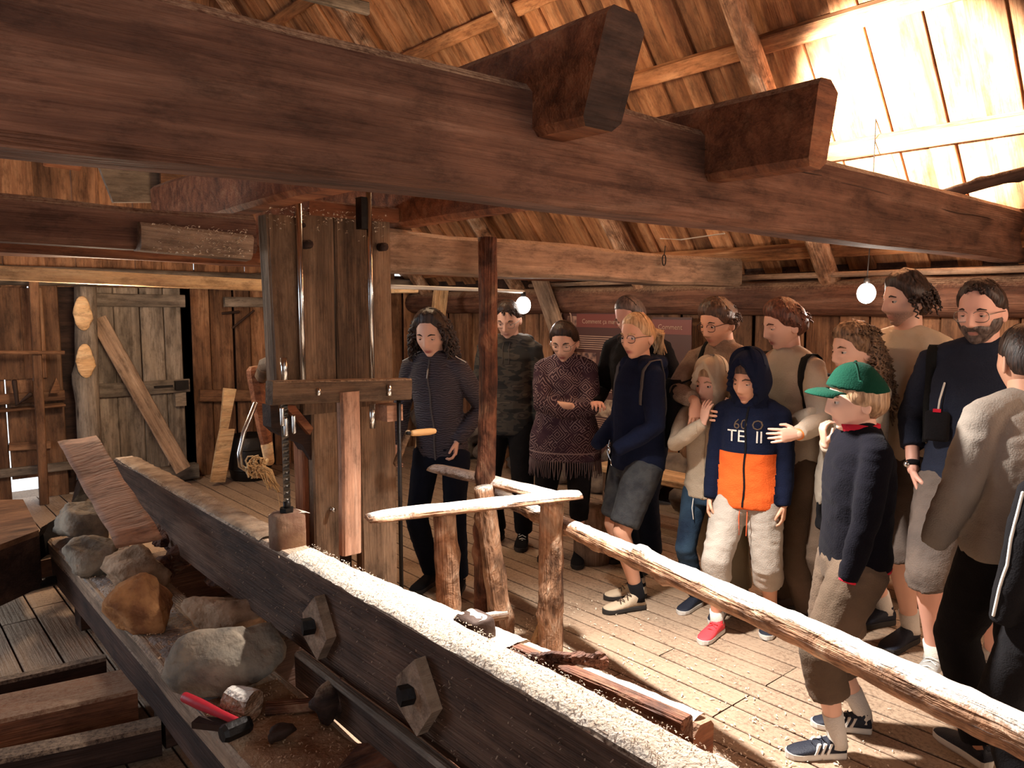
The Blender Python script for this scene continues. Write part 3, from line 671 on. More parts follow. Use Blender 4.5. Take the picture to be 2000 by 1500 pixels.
mb = MB(); a, b = at(806, 846, y=3.0), at(848, 842, y=3.0); mb.add(*tube([a, a.lerp(b, .2), a.lerp(b, .5), a.lerp(b, .8), b], [0.014, 0.0165, 0.0165, 0.0165, 0.013], 14)); mesh_obj('grip', mb, plain('varnished_grip', (0.55, 0.30, 0.12), 0.25, 0, 0.1), lv, True)
mb = MB(); mb.add(*tube([at(796, 846, y=3.01), at(807, 846, y=3.0)], 0.009, 8)); mesh_obj('ferrule', mb, M_iron, lv, True)
# ---------------------------------------------------------------- lever, iron hook and rope left of the frame
YL = 4.9
sl_ = empty('brake_lever', at(520, 890, y=YL), label='slanting wooden lever stick with bound pale end left of the blade', cat='lever')
mb = MB(); mb.add(*tube([at(497, 728, y=YL), at(507, 790, y=YL), at(515, 840, y=YL), at(524, 884, y=YL)], [0.055, 0.05, 0.045, 0.035], 8)); mesh_obj('stick', mb, W['beam_red'], sl_, False)
mb = MB(); mb.add(*tube([at(521, 868, y=YL), at(526, 900, y=YL)], [0.042, 0.036], 8)); mesh_obj('binding', mb, W['fresh'], sl_, True)
mb = MB(); mb.add(*tube([at(512, 735, y=YL), at(518, 712, y=4.2), at(533, 708, y=3.36)], [0.05, 0.04, 0.035], 8)); mesh_obj('stub_branch', mb, W['frame'], sl_, True)
mb = MB(); mb.add(*tube([at(499, 788, y=YL - .03), at(476, 845, y=YL - .08), at(467, 885, y=YL - .1), at(470, 910, y=YL - .1), at(482, 918, y=YL - .1), at(505, 914, y=YL - .1)], 0.017, 10)); mesh_obj('iron_strap', mb, M_steel, None, True, label='bent iron strap curving down to the rope knot', cat='strap')
rp_ = MB(); rg = random.Random(5)
for k in range(26):
    c0 = at(rg.uniform(490, 512), rg.uniform(900, 925), y=YL - .15); a = rg.uniform(0, 6.28)
    rp_.add(*tube([c0 + Vector((math.cos(a + j * .9) * .03, math.sin(j) * .015, math.sin(a + j * .9) * .035)) for j in range(5)], 0.006, 5))
for k in range(16):
    a0 = at(rg.uniform(500, 520), rg.uniform(912, 925), y=YL - .15); a1 = at(rg.uniform(520, 546), rg.uniform(935, 962), y=YL - .18)
    rp_.add(*tube([a0, a0.lerp(a1, .5) + Vector((rg.uniform(-.02, .02), 0, 0.03)), a1], 0.004, 5))
rp_.add(*tube([at(524, 896, y=YL - .01), at(518, 906, y=YL - .08), at(508, 912, y=YL - .15)], 0.012, 8)); rp_.add(*tube([at(512, 912, y=YL - .15), at(528, 920, y=YL - .15), at(541, 958, y=YL - .15)], 0.016, 8)); rp_.add(*tube([at(541, 958, y=YL - .15), at(549, 1000, y=YL - .2)], 0.002, 4))
mesh_obj('rope', rp_, plain('hemp_rope', (0.62, 0.42, 0.22), 0.9, 0, 0.8, 120), None, True, label='frayed hemp rope knot hanging from the slanting lever', cat='rope')

# ---------------------------------------------------------------- carriage beam (nearest, squared) and its fittings
ca = empty('carriage_beam', (1.17, 2.6, 0.4), label='long squared carriage beam covered in sawdust in the foreground', cat='beam')
timber('beam', W['carriage'], (1.155, 0.35, 0.66), (1.155, 4.78, 0.67), 0.115, 0.31, ca, seg=60, rough=0.008, bev=0.012, seed=11)
timber('side_board', W['carriage'], (1.075, 0.4, 0.47), (1.075, 2.35, 0.47), 0.035, 0.13, ca, seg=20, rough=0.008, seed=12)
timber('lip', W['grey'], (1.05, 0.5, 0.545), (1.05, 2.3, 0.545), 0.035, 0.02, ca, seg=20, rough=0.004, seed=13)
o = dust_sheet('sawdust_layer', 1.098, 1.214, 0.4, 2.48, 0.823, 0.016, ca, seed=2, kind='stuff')
o = dust_sheet('sawdust_layer', 1.10, 1.212, 2.72, 4.7, 0.825, 0.008, ca, seed=8, m=plain('darker_sawdust', (0.50, 0.36, 0.24), 0.95, 0, 0.7, 80, 0, 0.1, (0.26, 0.17, 0.11), 14), kind='stuff')  # darker sawdust from the end block to the far end
# sawn log behind it
sg = empty('sawn_log', (1.4, 2.2, 0.3), label='dark sawn log lying between the carriage beam and the floor', cat='log')
mb = MB(); seg = 50; V = []; n = 8
for i in range(seg + 1):
    t = i / seg; y_ = 1.05 + 2.3 * t; xr = 1.56 - 0.215 * t; xl = 1.475 - 0.05 * min(1, t * 3.5) - 0.17 * t; z = 0.665 + 0.012 * t
    for (xx, zz) in ((xl + .01, 0.33), (xr - .01, .33), (xr, .36), (xr, z - .015), (xr - .012, z), (xl + .03, z + .004), (xl, z - .02), (xl, .36)): V.append((xx, y_, zz))
V = np.array(V)
V[:, 0] += vnoise(V * (3, 5, 8), 3) * 0.007; V[:, 2] += vnoise(V * (3, 6, 3), 5) * 0.008
F = [(i * n + k, i * n + (k + 1) % n, (i + 1) * n + (k + 1) % n, (i + 1) * n + k) for i in range(seg) for k in range(n)]
F.append(tuple(range(n - 1, -1, -1))); F.append(tuple(seg * n + k for k in range(n))); mb.add(V, F)
mesh_obj('log', mb, W['beam_red'], sg)
timber('bark_slab', W['bark_red'], (1.492, 1.08, 0.662), (1.415, 1.95, 0.668), 0.05, 0.03, sg, seg=14, rough=0.012, seed=3)
dust_sheet('sawdust_layer', 1.378, 1.502, 1.66, 3.3, 0.679, 0.018, sg, lean=-0.088, seed=12, kind='stuff')
dust_sheet('sawdust_layer', 1.505, 1.556, 1.07, 1.78, 0.672, 0.012, sg, lean=-0.093, seed=15, kind='stuff')
for yy in (1.5, 3.0, 4.4):
    timber('bearer', W['dark'], (0.80, yy, 0.17), (1.66, yy, 0.17), 0.14, 0.30, ca, seg=6)
# iron clamp on the sawn log
cl = empty('iron_dog', (1.385, 1.79, .66), label='black iron clamp dusted with sawdust on the sawn log', cat='clamp')
mb = MB(); mb.add(*loft([(1.385, 1.79, .60, .05, .055), (1.385, 1.79, .70, .052, .058), (1.385, 1.79, .735, .048, .054), (1.385, 1.79, .745, .04, .045)], 16, 5)); mesh_obj('block', mb, M_rust, cl, True)
dust_sheet('sawdust_layer', 1.345, 1.425, 1.745, 1.835, .742, .012, cl, dens=.01, kind='stuff')
# bark piece lying at the end
mb = MB(); c = at(1100, 1292, z=.68); dirv = Vector((.75, -.66, 0)) * .11
V, F = tube([c - dirv, c - dirv * .3 + Vector((0, 0, .012)), c + dirv * .4, c + dirv], [.012, .022, .016, .024], 8); V += vnoise(V * 50)[:, None] * .006; mb.add(V, F)
for k in range(7): mb.add(*rock(tuple(c + dirv * rr.uniform(-.8, 1.1) + Vector((0, 0, .015))), .018, 1.4, 1, .8, k, nn=8, mm=6))
mesh_obj('bark_strip', mb, W['bark_red'], None, False, label='loose strip of bark on the end of the sawn log', cat='bark')
# pale floor wedge by the post
c = at(1055, 1252, z=0.02); plate('wedge', [c + Vector(v) for v in ((-.06, 0, 0), (.03, -.02, 0), (.03, -.02, .1), (.01, -.01, .12))], (.03, .04, 0), W['fresh'], None, label='small pale wooden wedge at the foot of the corner post', cat='wedge')
# bolted end block
c = Vector((1.157, 2.60, .83)); eb = empty('end_block', c, label='upright iron block with a nut on top, bolted on the carriage beam', cat='block')
mb = MB(); mb.add(*loft([(c.x, c.y, .815, .060, .05), (c.x, c.y, .90, .060, .05), (c.x, c.y, .93, .06, .047), (c.x, c.y, .942, .045, .04)], 20, 4)); mesh_obj('block', mb, plain('dusty_block', (0.30, 0.19, 0.12), .85, 0, .5, 50, 0, .2, (0.16, .08, .05), 10), eb, True)
mb = MB(); mb.add(*tube([c + Vector((0, 0, .105)), c + Vector((0, 0, .128))], .026, 6, cap='flat')); mesh_obj('nut', mb, M_iron, eb)
mb = MB(); mb.add(*tube([c + Vector((0, 0, .12)), c + Vector((0, 0, .152))], .012, 10, cap='flat')); mesh_obj('bolt', mb, M_iron, eb, True)
dust_sheet('sawdust_layer', 1.11, 1.225, 2.56, 2.64, .938, .006, eb, dens=.01, kind='stuff')
# wedge plates on the beam side
for i, (yc, zc, s_, lab) in enumerate(((2.205, .665, .135, 'farther five-sided wooden plate wedged round a square bolt on the beam side'), (1.635, .662, .135, 'nearer five-sided wooden plate wedged round a square bolt on the beam side'))):
    pl = empty('wedge_plate', (1.08, yc, zc), label=lab, cat='plate', group='wooden wedge plates on the carriage beam')
    pts = [(1.062, yc + dy * s_, zc + dz * s_) for dy, dz in ((-.05, .75), (.62, .15), (.58, -.45), (-.1, -.80), (-.62, -.1))]
    plate('plate', pts, (.035, 0, 0), W['tan'], pl)
    mb = MB(); mb.add(*tube([(1.068, yc + .01, zc), (1.03, yc + .02, zc)], .027, 6, cap='flat')); mesh_obj('bolt', mb, M_iron, pl)
# ---------------------------------------------------------------- stone ledge
le = empty('carriage_ledge', (.92, 2.9, .32), label='dusty plank ledge carrying the ballast stones beside the carriage', cat='ledge')
timber('plank', W['tan'], (.915, .5, .355), (.915, 4.86, .355), .31, .085, le, seg=40, rough=.01, bev=.015, seed=21)
timber('side_beam', W['dark'], (.80, .5, .24), (.80, 4.8, .24), .07, .15, le, seg=20, rough=.01, seed=22)
dust_sheet('sawdust_layer', .77, 1.06, .6, 2.45, .40, .016, le, nx=18, seed=31, m=plain('ledge_sawdust', (0.42, 0.24, 0.13), .95, 0, .9, 70, 0, .1, (.22, .10, .05), 9), kind='stuff')
dust_sheet('sawdust_layer', .765, 1.0, 2.3, 4.8, .398, .012, le, nx=14, seed=33, m=plain('grey_sawdust', (0.42, 0.34, 0.28), .95, 0, .9, 70, 0, .1, (.22, .17, .14), 9), kind='stuff')
def stone(px, py, r, sx, sy, sz, seed, lab, m=None, rz=-.7, z=.4, fac=.22, up=0):
    c = at(px, py, z=z); mb = MB(); mb.add(*rock((c.x, c.y, z + r * sz * .62 + up), r, sx, sy, sz, seed, rz, 28, 18, fac, .66))
    o = mesh_obj('ballast_stone', mb, m or M_stone, None, True, label=lab, cat='stone', group='ballast stones on the ledge'); return o
M_so = plain('orange_dusty_stone', (0.50, 0.23, 0.09), .9, 0, 1.0, 50, 0, .1, (.24, .10, .045), 13)
M_sg = plain('grey_dusty_stone', (0.36, 0.28, 0.20), .9, 0, 1.0, 36, 0, .1, (.15, .125, .10), 12)
M_sb = plain('brown_dusty_stone', (0.46, 0.30, 0.19), .9, 0, 1.0, 40, 0, .1, (.20, .12, .07), 14)
stone(172, 1052, .20, .75, .8, .74, 3, 'grey rounded stone farthest along the ledge, under the cut board', M_sg)
stone(188, 1118, .165, .85, .75, .72, 14, 'pale rough stone with dusty edge, second from the far end', M_sg)
stone(268, 1150, .17, .95, .75, .68, 8, 'broad brownish stone just below the cut board', M_sb)
stone(282, 1226, .165, 1.0, .75, .80, 17, 'angular orange dusted stone with pointed top in the middle of the ledge', M_so, rz=-.5)
stone(454, 1234, .185, 1.12, .58, .56, 29, 'long flattened tan stone leaning at the carriage beam', M_sb, rz=-.6, z=.42)
stone(446, 1348, .19, .95, .72, .80, 37, 'largest grey boulder nearest the hammer', M_sg, rz=-.75)
# crumbled rubble and wood under the board
mb = MB()
for k in range(26):
    c = at(rr.uniform(302, 385), rr.uniform(1040, 1120), z=.45); mb.add(*rock((c.x, c.y, .42 + rr.uniform(0, .16)), rr.uniform(.03, .075), 1.3, 1, .8, k, rr.uniform(0, 3), 9, 7))
mesh_obj('bark_rubble', mb, W['bark_red'], None, False, label='heap of crumbled bark below the lower end of the cut board', cat='rubble', kind='stuff')
mb = MB()
for k in range(14):
    c = at(rr.uniform(395, 470), rr.uniform(1090, 1150), z=.45); mb.add(*rock((c.x, c.y, .42 + rr.uniform(0, .08)), rr.uniform(.03, .055), 1.5, 1, .7, k + 40, rr.uniform(0, 3), 9, 7))
mesh_obj('bark_rubble', mb, W['bark_red'], None, False, label='bark crumbs between the stones and the carriage beam', cat='rubble', kind='stuff')
# leaning freshly cut slab
A = [at(112, 862, d=3.95), at(188, 851, d=4.0), at(312, 1040, d=3.2), at(222, 1058, d=3.12)]
seg = 14; V = []; th = Vector((0.012, 0.0, -0.032))
for i in range(seg + 1):
    t = i / seg; a = A[0].lerp(A[3], t); b = A[1].lerp(A[2], t); wob = .003 * math.sin(t * 9)
    for k in range(7):
        p = a.lerp(b, k / 6) + Vector((0, 0, wob + .002 * math.sin(k * 1.3 + t * 6)))
        if k in (0, 6): p += (b - a).normalized() * .003 * math.sin(t * 23 + k)
        V.append(tuple(p))
n1 = len(V); V += [tuple(Vector(v) + th) for v in V]; F = []
for i in range(seg):
    for k in range(6):
        q = i * 7 + k; F.append((q, q + 7, q + 8, q + 1)); F.append((q + n1, q + 1 + n1, q + 8 + n1, q + 7 + n1))
    F.append((i * 7, i * 7 + n1, (i + 1) * 7 + n1, (i + 1) * 7)); F.append((i * 7 + 6, (i + 1) * 7 + 6, (i + 1) * 7 + 6 + n1, i * 7 + 6 + n1))
for k in range(6): F.append((k, k + 1, k + 1 + n1, k + n1)); q = seg * 7 + k; F.append((q, q + n1, q + 1 + n1, q + 1))
mb = MB(); mb.add(V, F); mesh_obj('cut_board', mb, W['pink'], None, True, label='freshly cut pinkish board leaning on the stones at the far end', cat='board')
# hammer
hz = .445
hm = empty('sledge_hammer', at(450, 1425, z=.42), label='short sledge hammer with red handle lying on the ledge', cat='hammer')
a = at(362, 1362, z=.47); b = at(452, 1404, z=.455)
mb = MB(); mb.add(*tube([a, a.lerp(b, .3), a.lerp(b, .8), b + (b - a) * .12], [.016, .017, .0125, .012], 12)); mesh_obj('handle', mb, plain('red_handle', (0.42, 0.02, 0.03), .4, 0, .1), hm, True)
a = at(433, 1436, z=.445); b = at(488, 1412, z=.445); dv = (b - a).normalized()
mb = MB(); mb.add(*tube([a, a + dv * .012, a.lerp(b, .35), a.lerp(b, .6), b - dv * .012, b], [.022, .028, .028, .028, .027, .022], 8, cap='flat')); mesh_obj('head', mb, M_iron, hm)
mb = MB(); a2 = at(392, 1400, z=.42); b2 = at(436, 1428, z=.42); mb.add(*box(tuple((a2 + b2) / 2), (.11, .04, .02), Matrix.Rotation(-.9, 3, 'Z'))); mesh_obj('iron_wedge', mb, M_rust, None, False, label='flat rusty iron wedge under the hammer', cat='wedge')
# small log piece, stones, offcuts at the bottom
c = at(484, 1390, z=.44); mb = MB(); V, F = tube([c + Vector((-.02, .07, .02)), c + Vector((0, 0, .02)), c + Vector((.012, -.02, .02))], [.045, .048, .046], 16, cap='flat'); V += vnoise(V * 40)[:, None] * .006; mb.add(V, F)
mesh_obj('log_offcut', mb, W['bark'], None, False, label='stubby round log offcut with pale sawn end beside the hammer', cat='log')
for px, py, r, s, lab, m in ((545, 1435, .05, 5, 'dark jagged iron-grey lump near the bottom edge', M_rust), (455, 1375, .045, 9, 'small reddish stone behind the round log offcut', M_sb), (640, 1395, .06, 12, 'dark upright chunk of wood against the beam side', W['dark']), (672, 1385, .06, 19, 'rough brown block wedged beside the dark upright chunk', W['dark'])):
    c = at(px, py, z=.44); mb = MB(); mb.add(*rock((c.x, c.y, .44 if px < 600 else .48), r, 1.1, .8, .6 if px < 600 else 1.1, s, .4, 14, 10)); mesh_obj('loose_chunk', mb, m, None, True, label=lab, cat='chunk')
timber('offcut', W['bark_red'], at(520, 1380, z=.43), at(615, 1372, z=.43), .05, .03, None, seg=4, rough=.008, label='reddish splinter of wood behind the small lumps', cat='offcut')
p = [at(*q, z=.43) for q in ((660, 1500), (700, 1452), (830, 1440), (900, 1500))]
plate('bark_sheet', p, (0, 0, -.03), W['bark_red'], None, label='broad flake of dusty bark at the bottom edge of the ledge', cat='bark')
# ---------------------------------------------------------------- lower left: carriage iron, block, axle, floor bearers
pts = [at(157, 888, d=4.75), at(156, 935, d=4.7), at(146, 975, d=4.6), at(118, 1008, d=4.45), at(88, 1026, d=4.35), at(78, 1048, d=4.3), at(84, 1090, d=4.25)]
V = []; wv = Vector((.06, .03, 0))
mb = MB()
for k in range(len(pts) - 1):
    a, b = pts[k], pts[k + 1]; t = (b - a).normalized(); nrm = t.cross(wv).normalized() * .035
    mb.add(*hexa([a - nrm, a + nrm, a + nrm + wv * 1.6, a - nrm + wv * 1.6, b - nrm, b + nrm, b + nrm + wv * 1.6, b - nrm + wv * 1.6]))
mesh_obj('iron_runner', mb, M_iron, None, False, label='curved black iron runner at the far end of the ledge', cat='iron')
bx_ = empty('wooden_box', (.5, 5.0, .3), label='low brown wooden box standing at the far left edge', cat='box')
tp = [at(-60, 978, z=.5), at(45, 975, z=.5), at(76, 1035, z=.5), at(-60, 1086, z=.5)]
plate('lid', tp, (0, 0, -.03), W['wall'], bx_); tp2 = [p - Vector((0, 0, .03)) for p in tp]; plate('body', tp2, (0, 0, -.28), W['dark'], bx_)
ax = empty('axle', at(60, 1150, z=.2), label='black iron axle lying across behind the ledge at left', cat='axle')
mb = MB(); a, b = at(-60, 1176, z=.2), at(150, 1122, z=.2); mb.add(*tube([a, b], .028, 12)); mesh_obj('shaft', mb, M_iron, ax, True)
timber('track_beam', W['dark'], at(-60, 1140, z=.10), at(150, 1095, z=.10), .16, .16, None, seg=6, label='dark low beam behind the black axle', cat='beam')
for nm, (a, b), w_, h_, mm, lab in (('bearer', (at(-80, 1372, z=.03), at(262, 1290, z=.03)), .07, .13, 'dark', 'dark narrow floor bearer, farthest of the three at lower left'),
                              ('bearer', (at(-80, 1440, z=.09), at(300, 1352, z=.09)), .24, .17, 'beam_red', 'wide reddish floor bearer, middle of the three at lower left'),
                              ('bearer', (at(-80, 1520, z=.08), at(345, 1425, z=.08)), .10, .12, 'dark', 'dark floor bearer nearest the bottom left corner')):
    b.x = min(b.x, .79); timber(nm, W[mm], a, b, w_, h_, None, seg=10, rough=.008, bev=.012, label=lab, cat='beam')

# ---------------------------------------------------------------- railing
def post(px_, base, top, r0, r1, lab, seed, **k):
    o = logobj('railing_post', W['bark'], base, top, r0, r1, label=lab, cat='post', seed=seed, seg=22, rough=.12, bend=.004, knots=3, **k); return o
post(0, (1.99, 2.74, 0), (1.96, 2.74, .775), .058, .052, 'short thick bark post nearest the saw frame under the handrail', 1)
post(0, (2.46, 2.93, 0), (2.36, 2.97, .78), .062, .048, 'leaning bark post in the middle under the side handrail', 2)
post(0, (2.495, 2.62, 0), (2.49, 2.60, .765), .062, .056, 'upright corner bark post of the railing', 3)
def halflog(name, p0, p1, r, lab, seed):
    Ln = (Vector(p1) - Vector(p0)).length; n = 14; seg = 30; V = []
    for i in range(seg + 1):
        t = i / seg; x_ = -Ln / 2 + Ln * t; q = r * (1 - .25 * (2 * t - 1) ** 8)
        for k in range(n):
            a = PI * k / (n - 1); V.append((x_, q * math.cos(a), q * .62 * math.sin(a)))
    V = np.array(V); s = 1 + vnoise(V * (12, 40, 40) + seed) * .10; V[:, 1:] *= s[:, None]
    F = [(i * n + k, (i + 1) * n + k, (i + 1) * n + (k + 1) % n, i * n + (k + 1) % n) for i in range(seg) for k in range(n)]
    F.append(tuple(range(n))); F.append(tuple(seg * n + k for k in range(n - 1, -1, -1)))
    mb = MB(); mb.add(V, F); o = mb.build(name, W['bark'], None, True); put(o, axis_M(p0, p1)); tag(o, lab, 'handrail'); return o
halflog('handrail', (1.60, 2.80, .785), (2.60, 2.535, .775), .062, 'half-round bark handrail facing the camera, left of the corner', 1)
halflog('handrail', (2.44, 3.52, .772), (2.52, 2.56, .765), .062, 'half-round bark handrail running back from the corner', 2)
logobj('guard_rail', W['bark'], (2.80, 3.55, .62), (2.09, .40, .62), .036, .056, label='long knotty bark pole railing in front of the visitors', cat='rail', seed=6, seg=110, n=20, rough=.14, bend=.012, knots=9)
logobj('support_pole', W['bark_red'], (2.425, 3.04, 0), (2.455, 3.05, 2.03), .048, .047, label='slim reddish bark pole rising from the railing to the cross beam', cat='pole', seed=4, seg=60, rough=.07, bend=.008, knots=8)
timber('foot_rail', W['bark'], (1.86, 3.0, .16), (2.44, 2.88, .13), .05, .04, None, seg=8, rough=.01, label='low rough rail between the short post and the leaning post', cat='rail')
# ---------------------------------------------------------------- right side furniture
timber('brace', W['tan'], at(1108, 700, x=4.95), at(1052, 540, x=4.95), .18, .05, None, up=(-1, 0, 0), seg=5, label='broad diagonal brace on the far wall left of the poster', cat='brace')
timber('brace', W['fresh'], Vector((at(820, 905, y=6.6).x, 6.6, 0.005)), at(862, 565, y=6.6), .16, .06, None, up=(0, -1, 0), seg=5, label='pale slanted brace seen above the guide\'s head', cat='brace')
be = empty('bench', (4.5, 2.3, 0), label='long low wall bench behind the visitors', cat='bench')
timber('seat', W['fresh'], (4.50, .3, .43), (4.50, 4.1, .43), .30, .05, be, seg=6)
for yy in (.5, 1.7, 2.9, 4.0): logobj('leg', W['tan'], (4.5, yy, 0), (4.5, yy, .41), .09, .09, be, n=12, seg=4, knots=0, bend=0)
for (px, py, lab) in ((1160, 985, 'round log stool with pale top, behind the patterned poncho'), (1215, 960, 'round log stool beside the standing couple')):
    c = at(px, py, z=.38); logobj('log_stool', W['tan'], (c.x, c.y, 0), (c.x, c.y, .38), .13, .13, n=16, seg=5, knots=0, bend=0, label=lab, cat='stool')
logobj('pole', W['dark'], at(1832, 384, d=3.9), at(2030, 330, d=3.7), .03, .03, n=10, seg=20, bend=.005, knots=2, label='thin dark pole slanting above the tie beam at the right edge', cat='pole')
# strings, hook, pipes
mb = MB(); mb.add(*tube([at(1290, 466, y=3.18), at(1330, 468, y=3.15), at(1415, 456, y=2.6)], .004, 6)); mesh_obj('cord', mb, M_web, None, True, label='pale dusty cord strung under the tie beam', cat='cord')
mb = MB(); c = at(1297, 508, y=3.17); mb.add(*tube([c + Vector((math.cos(a) * .018, 0, math.sin(a) * .035)) for a in np.linspace(0, 2 * PI, 13)], .004, 6)); mb.add(*tube([c + Vector((0, 0, .035)), c + Vector((0.01, 0, .09))], .003, 6))
mesh_obj('iron_ring', mb, M_iron, None, True, label='small iron ring hanging on the tan cross beam', cat='ring')
mb = MB(); mb.add(*tube([at(760, 560, y=3.35), at(945, 566, y=3.7), at(1022, 570, d=5.28)], .011, 8)); mesh_obj('conduit', mb, plain('white_conduit', (.75, .7, .62), .5), None, True, label='thin white cable conduit under the tan beam by the bulb', cat='pipe')
# bulbs
M_bulb = plain('glowing_bulb', (1, .93, .85), .3, emit=14)
for c, lab in ((at(1022, 596, d=5.28), 'glowing bulb hanging above the hooded teenager'), (at(1692, 573, d=4.5), 'glowing bulb behind the tall man in the pale shirt')):
    bb = empty('light_bulb', c, label=lab, cat='lamp'); mb = MB(); V, F = ball(c, .052, n=20, m=14, sz=1.15); mb.add(V, F); mesh_obj('glass', mb, M_bulb, bb, True)
    mb = MB(); mb.add(*tube([c + Vector((0, 0, .05)), c + Vector((0, 0, .09))], .017, 12, cap='flat')); mb.add(*tube([c + Vector((0, 0, .08)), c + Vector((0.02, 0, .3)), c + Vector((0.02, 0, .1 + (0 if c.x < 4 else (1.9 + 1.2 * (5.2 - c.x)) - c.z)))], .003, 6)) if c.x > 4 else mb.add(*tube([c + Vector((0, 0, .08)), c + Vector((0, 0, .10))], .004, 6)); mesh_obj('socket', mb, M_iron, bb, True)
# ---------------------------------------------------------------- poster boards
def text_mb(s, size, ext=0.0, bold=False, space=1.0):
    cu = bpy.data.curves.new('t', 'FONT'); cu.body = s; cu.size = size; cu.extrude = ext; cu.align_x = 'CENTER'; cu.resolution_u = 2; cu.space_character = space
    if bold: cu.offset = size * .02
    o = bpy.data.objects.new('t', cu); COL.objects.link(o); dg = bpy.context.evaluated_depsgraph_get()
    me = bpy.data.meshes.new_from_object(o.evaluated_get(dg)); V = np.array([tuple(v.co) for v in me.vertices]); F = [tuple(p.vertices) for p in me.polygons]
    bpy.data.objects.remove(o); bpy.data.meshes.remove(me); return V, F
XP = 5.09
po = empty('poster', (XP, 4.8, 1), label='dark red information poster with photos and text on the wall', cat='poster')
M_pr = plain('poster_red', (.16, .045, .035), .5); M_pd = plain('poster_dark', (.07, .03, .025), .5); M_pt = plain('poster_text', (.42, .26, .18), .6); M_pp = plain('poster_photo', (.36, .20, .14), .5, 0, 0, 60, 0, .3, (.06, .03, .03), 22)
def pbox(name, y0, y1, z0, z1, m, off=0.0, par=po):
    mb = MB(); mb.add(*box((XP - off, (y0 + y1) / 2, (z0 + z1) / 2), (.008, y1 - y0, z1 - z0))); return mesh_obj(name, mb, m, par)
pbox('sheet', 4.40, 5.28, .25, 1.64, M_pd); pbox('header', 4.40, 5.0, 1.50, 1.62, M_pr, .004); pbox('photo', 5.0, 5.12, 1.42, 1.60, M_pp, .006); pbox('photo', 4.75, 5.25, 1.12, 1.27, M_pp, .006); pbox('photo', 4.45, 4.70, 1.10, 1.28, M_pp, .006); pbox('photo', 4.45, 4.75, .70, .86, plain('poster_photo_pale', (.5, .36, .24), .5, 0, 0, 60, 0, .3, (.12, .07, .05), 18), .006)
mb = MB()
for blk, (z0, z1) in enumerate(((1.30, 1.42), (.92, 1.10), (.45, .68))):
    z = z1
    while z > z0: mb.add(*box((XP - .008, 4.78 + .03 * math.sin(z * 90), z), (.004, .52 + .05 * math.sin(z * 200), .006))); z -= .019
mesh_obj('text_lines', mb, M_pt, po, kind='stuff')
V, F = text_mb('Comment ça marche', .058); V = np.stack([np.zeros(len(V)) + XP - .012, 4.68 - V[:, 0], 1.535 + V[:, 1]], 1); mb = MB(); mb.add(V, F); mesh_obj('heading', mb, M_pt, po)
mb = MB(); c = (XP - .01, 5.14, 1.55); mb.add(*tube([(c[0], c[1] + math.cos(a) * .075, c[2] + math.sin(a) * .12) for a in np.linspace(0, 2 * PI, 25)], .007, 6)); mesh_obj('oval_frame', mb, M_pt, po, True)
p2 = empty('poster', (XP, 3.9, 1.5), label='small dark red poster partly hidden right of the blond woman', cat='poster')
pbox('sheet', 3.72, 4.12, .9, 1.60, M_pd, 0, p2); pbox('header', 3.72, 4.12, 1.46, 1.58, M_pr, .004, p2)
V, F = text_mb('Comment', .06); V = np.stack([np.zeros(len(V)) + XP - .012, 3.93 - V[:, 0], 1.50 + V[:, 1]], 1); mb = MB(); mb.add(V, F); mesh_obj('heading', mb, M_pt, p2)
# ---------------------------------------------------------------- loose shavings
def fl(rg):
    y_ = rg.uniform(.4, 3.0); x_ = 1.62 + abs(rg.gauss(0, .5))
    return (x_, y_, 0.004) if x_ < 3.6 else None
chips('floor_shavings', 9000, fl, .0055, M_chip, 1, label='pale shavings strewn over the floor boards by the railing', cat='shavings')
chips('carriage_shavings', 2200, lambda rg: (rg.uniform(1.105, 1.21), rg.uniform(.5, 2.5), .832 + rg.uniform(0, .005)), .0028, M_chip, 2, label='shavings on top of the carriage beam', cat='shavings')
chips('ledge_shavings', 2600, lambda rg: (rg.uniform(.77, 1.05), .7 + rg.random() ** 1.3 * 3.8, .413), .0045, plain('brown_shavings', (.5, .3, .17), .9), 3, label='brown shavings scattered over the stone ledge', cat='shavings')
chips('beam_shavings', 420, lambda rg: (rg.uniform(.9, 1.28), 3.165, rg.uniform(1.885, 2.0)) if rg.random() < .7 else (rg.uniform(1.36, 1.95), 3.17, 2.11 - abs(rg.gauss(0, .05))), .007, M_chip, 4, label='shavings caught on the beams beside the saw frame', cat='shavings')
chips('beam_side_shavings', 500, lambda rg: (1.094, rg.uniform(.8, 3.2), rg.uniform(.53, .81)), .004, plain('dull_shavings', (.36, .25, .17), .9), 5, label='shavings clinging to the side of the carriage beam', cat='shavings')
# ================================================================ people
SK = {'fair': skinmat('fair_skin', (0.74, 0.43, 0.31)), 'tan': skinmat('tan_skin', (0.64, 0.33, 0.21)), 'pink': skinmat('pink_skin', (0.72, 0.38, 0.28))}
HM = {'dark': hairmat('dark_brown_hair', (0.012, 0.008, 0.006), (0.06, 0.03, 0.02)), 'brown': hairmat('brown_hair', (0.03, 0.016, 0.010), (0.12, 0.06, 0.035)),
      'auburn': hairmat('auburn_hair', (0.045, 0.014, 0.008), (0.16, 0.055, 0.03)), 'blond': hairmat('blond_hair', (0.30, 0.17, 0.08), (0.60, 0.38, 0.20)),
      'sandy': hairmat('sandy_hair', (0.20, 0.11, 0.055), (0.48, 0.30, 0.17)), 'curly': hairmat('golden_brown_hair', (0.07, 0.035, 0.018), (0.30, 0.17, 0.09)), 'grey': hairmat('greying_hair', (0.05, 0.035, 0.03), (0.17, 0.12, 0.10))}
M_eye = plain('eye_white', (0.42, 0.36, 0.32), 0.25); M_iris = plain('iris_brown', (0.02, 0.011, 0.007), 0.15)
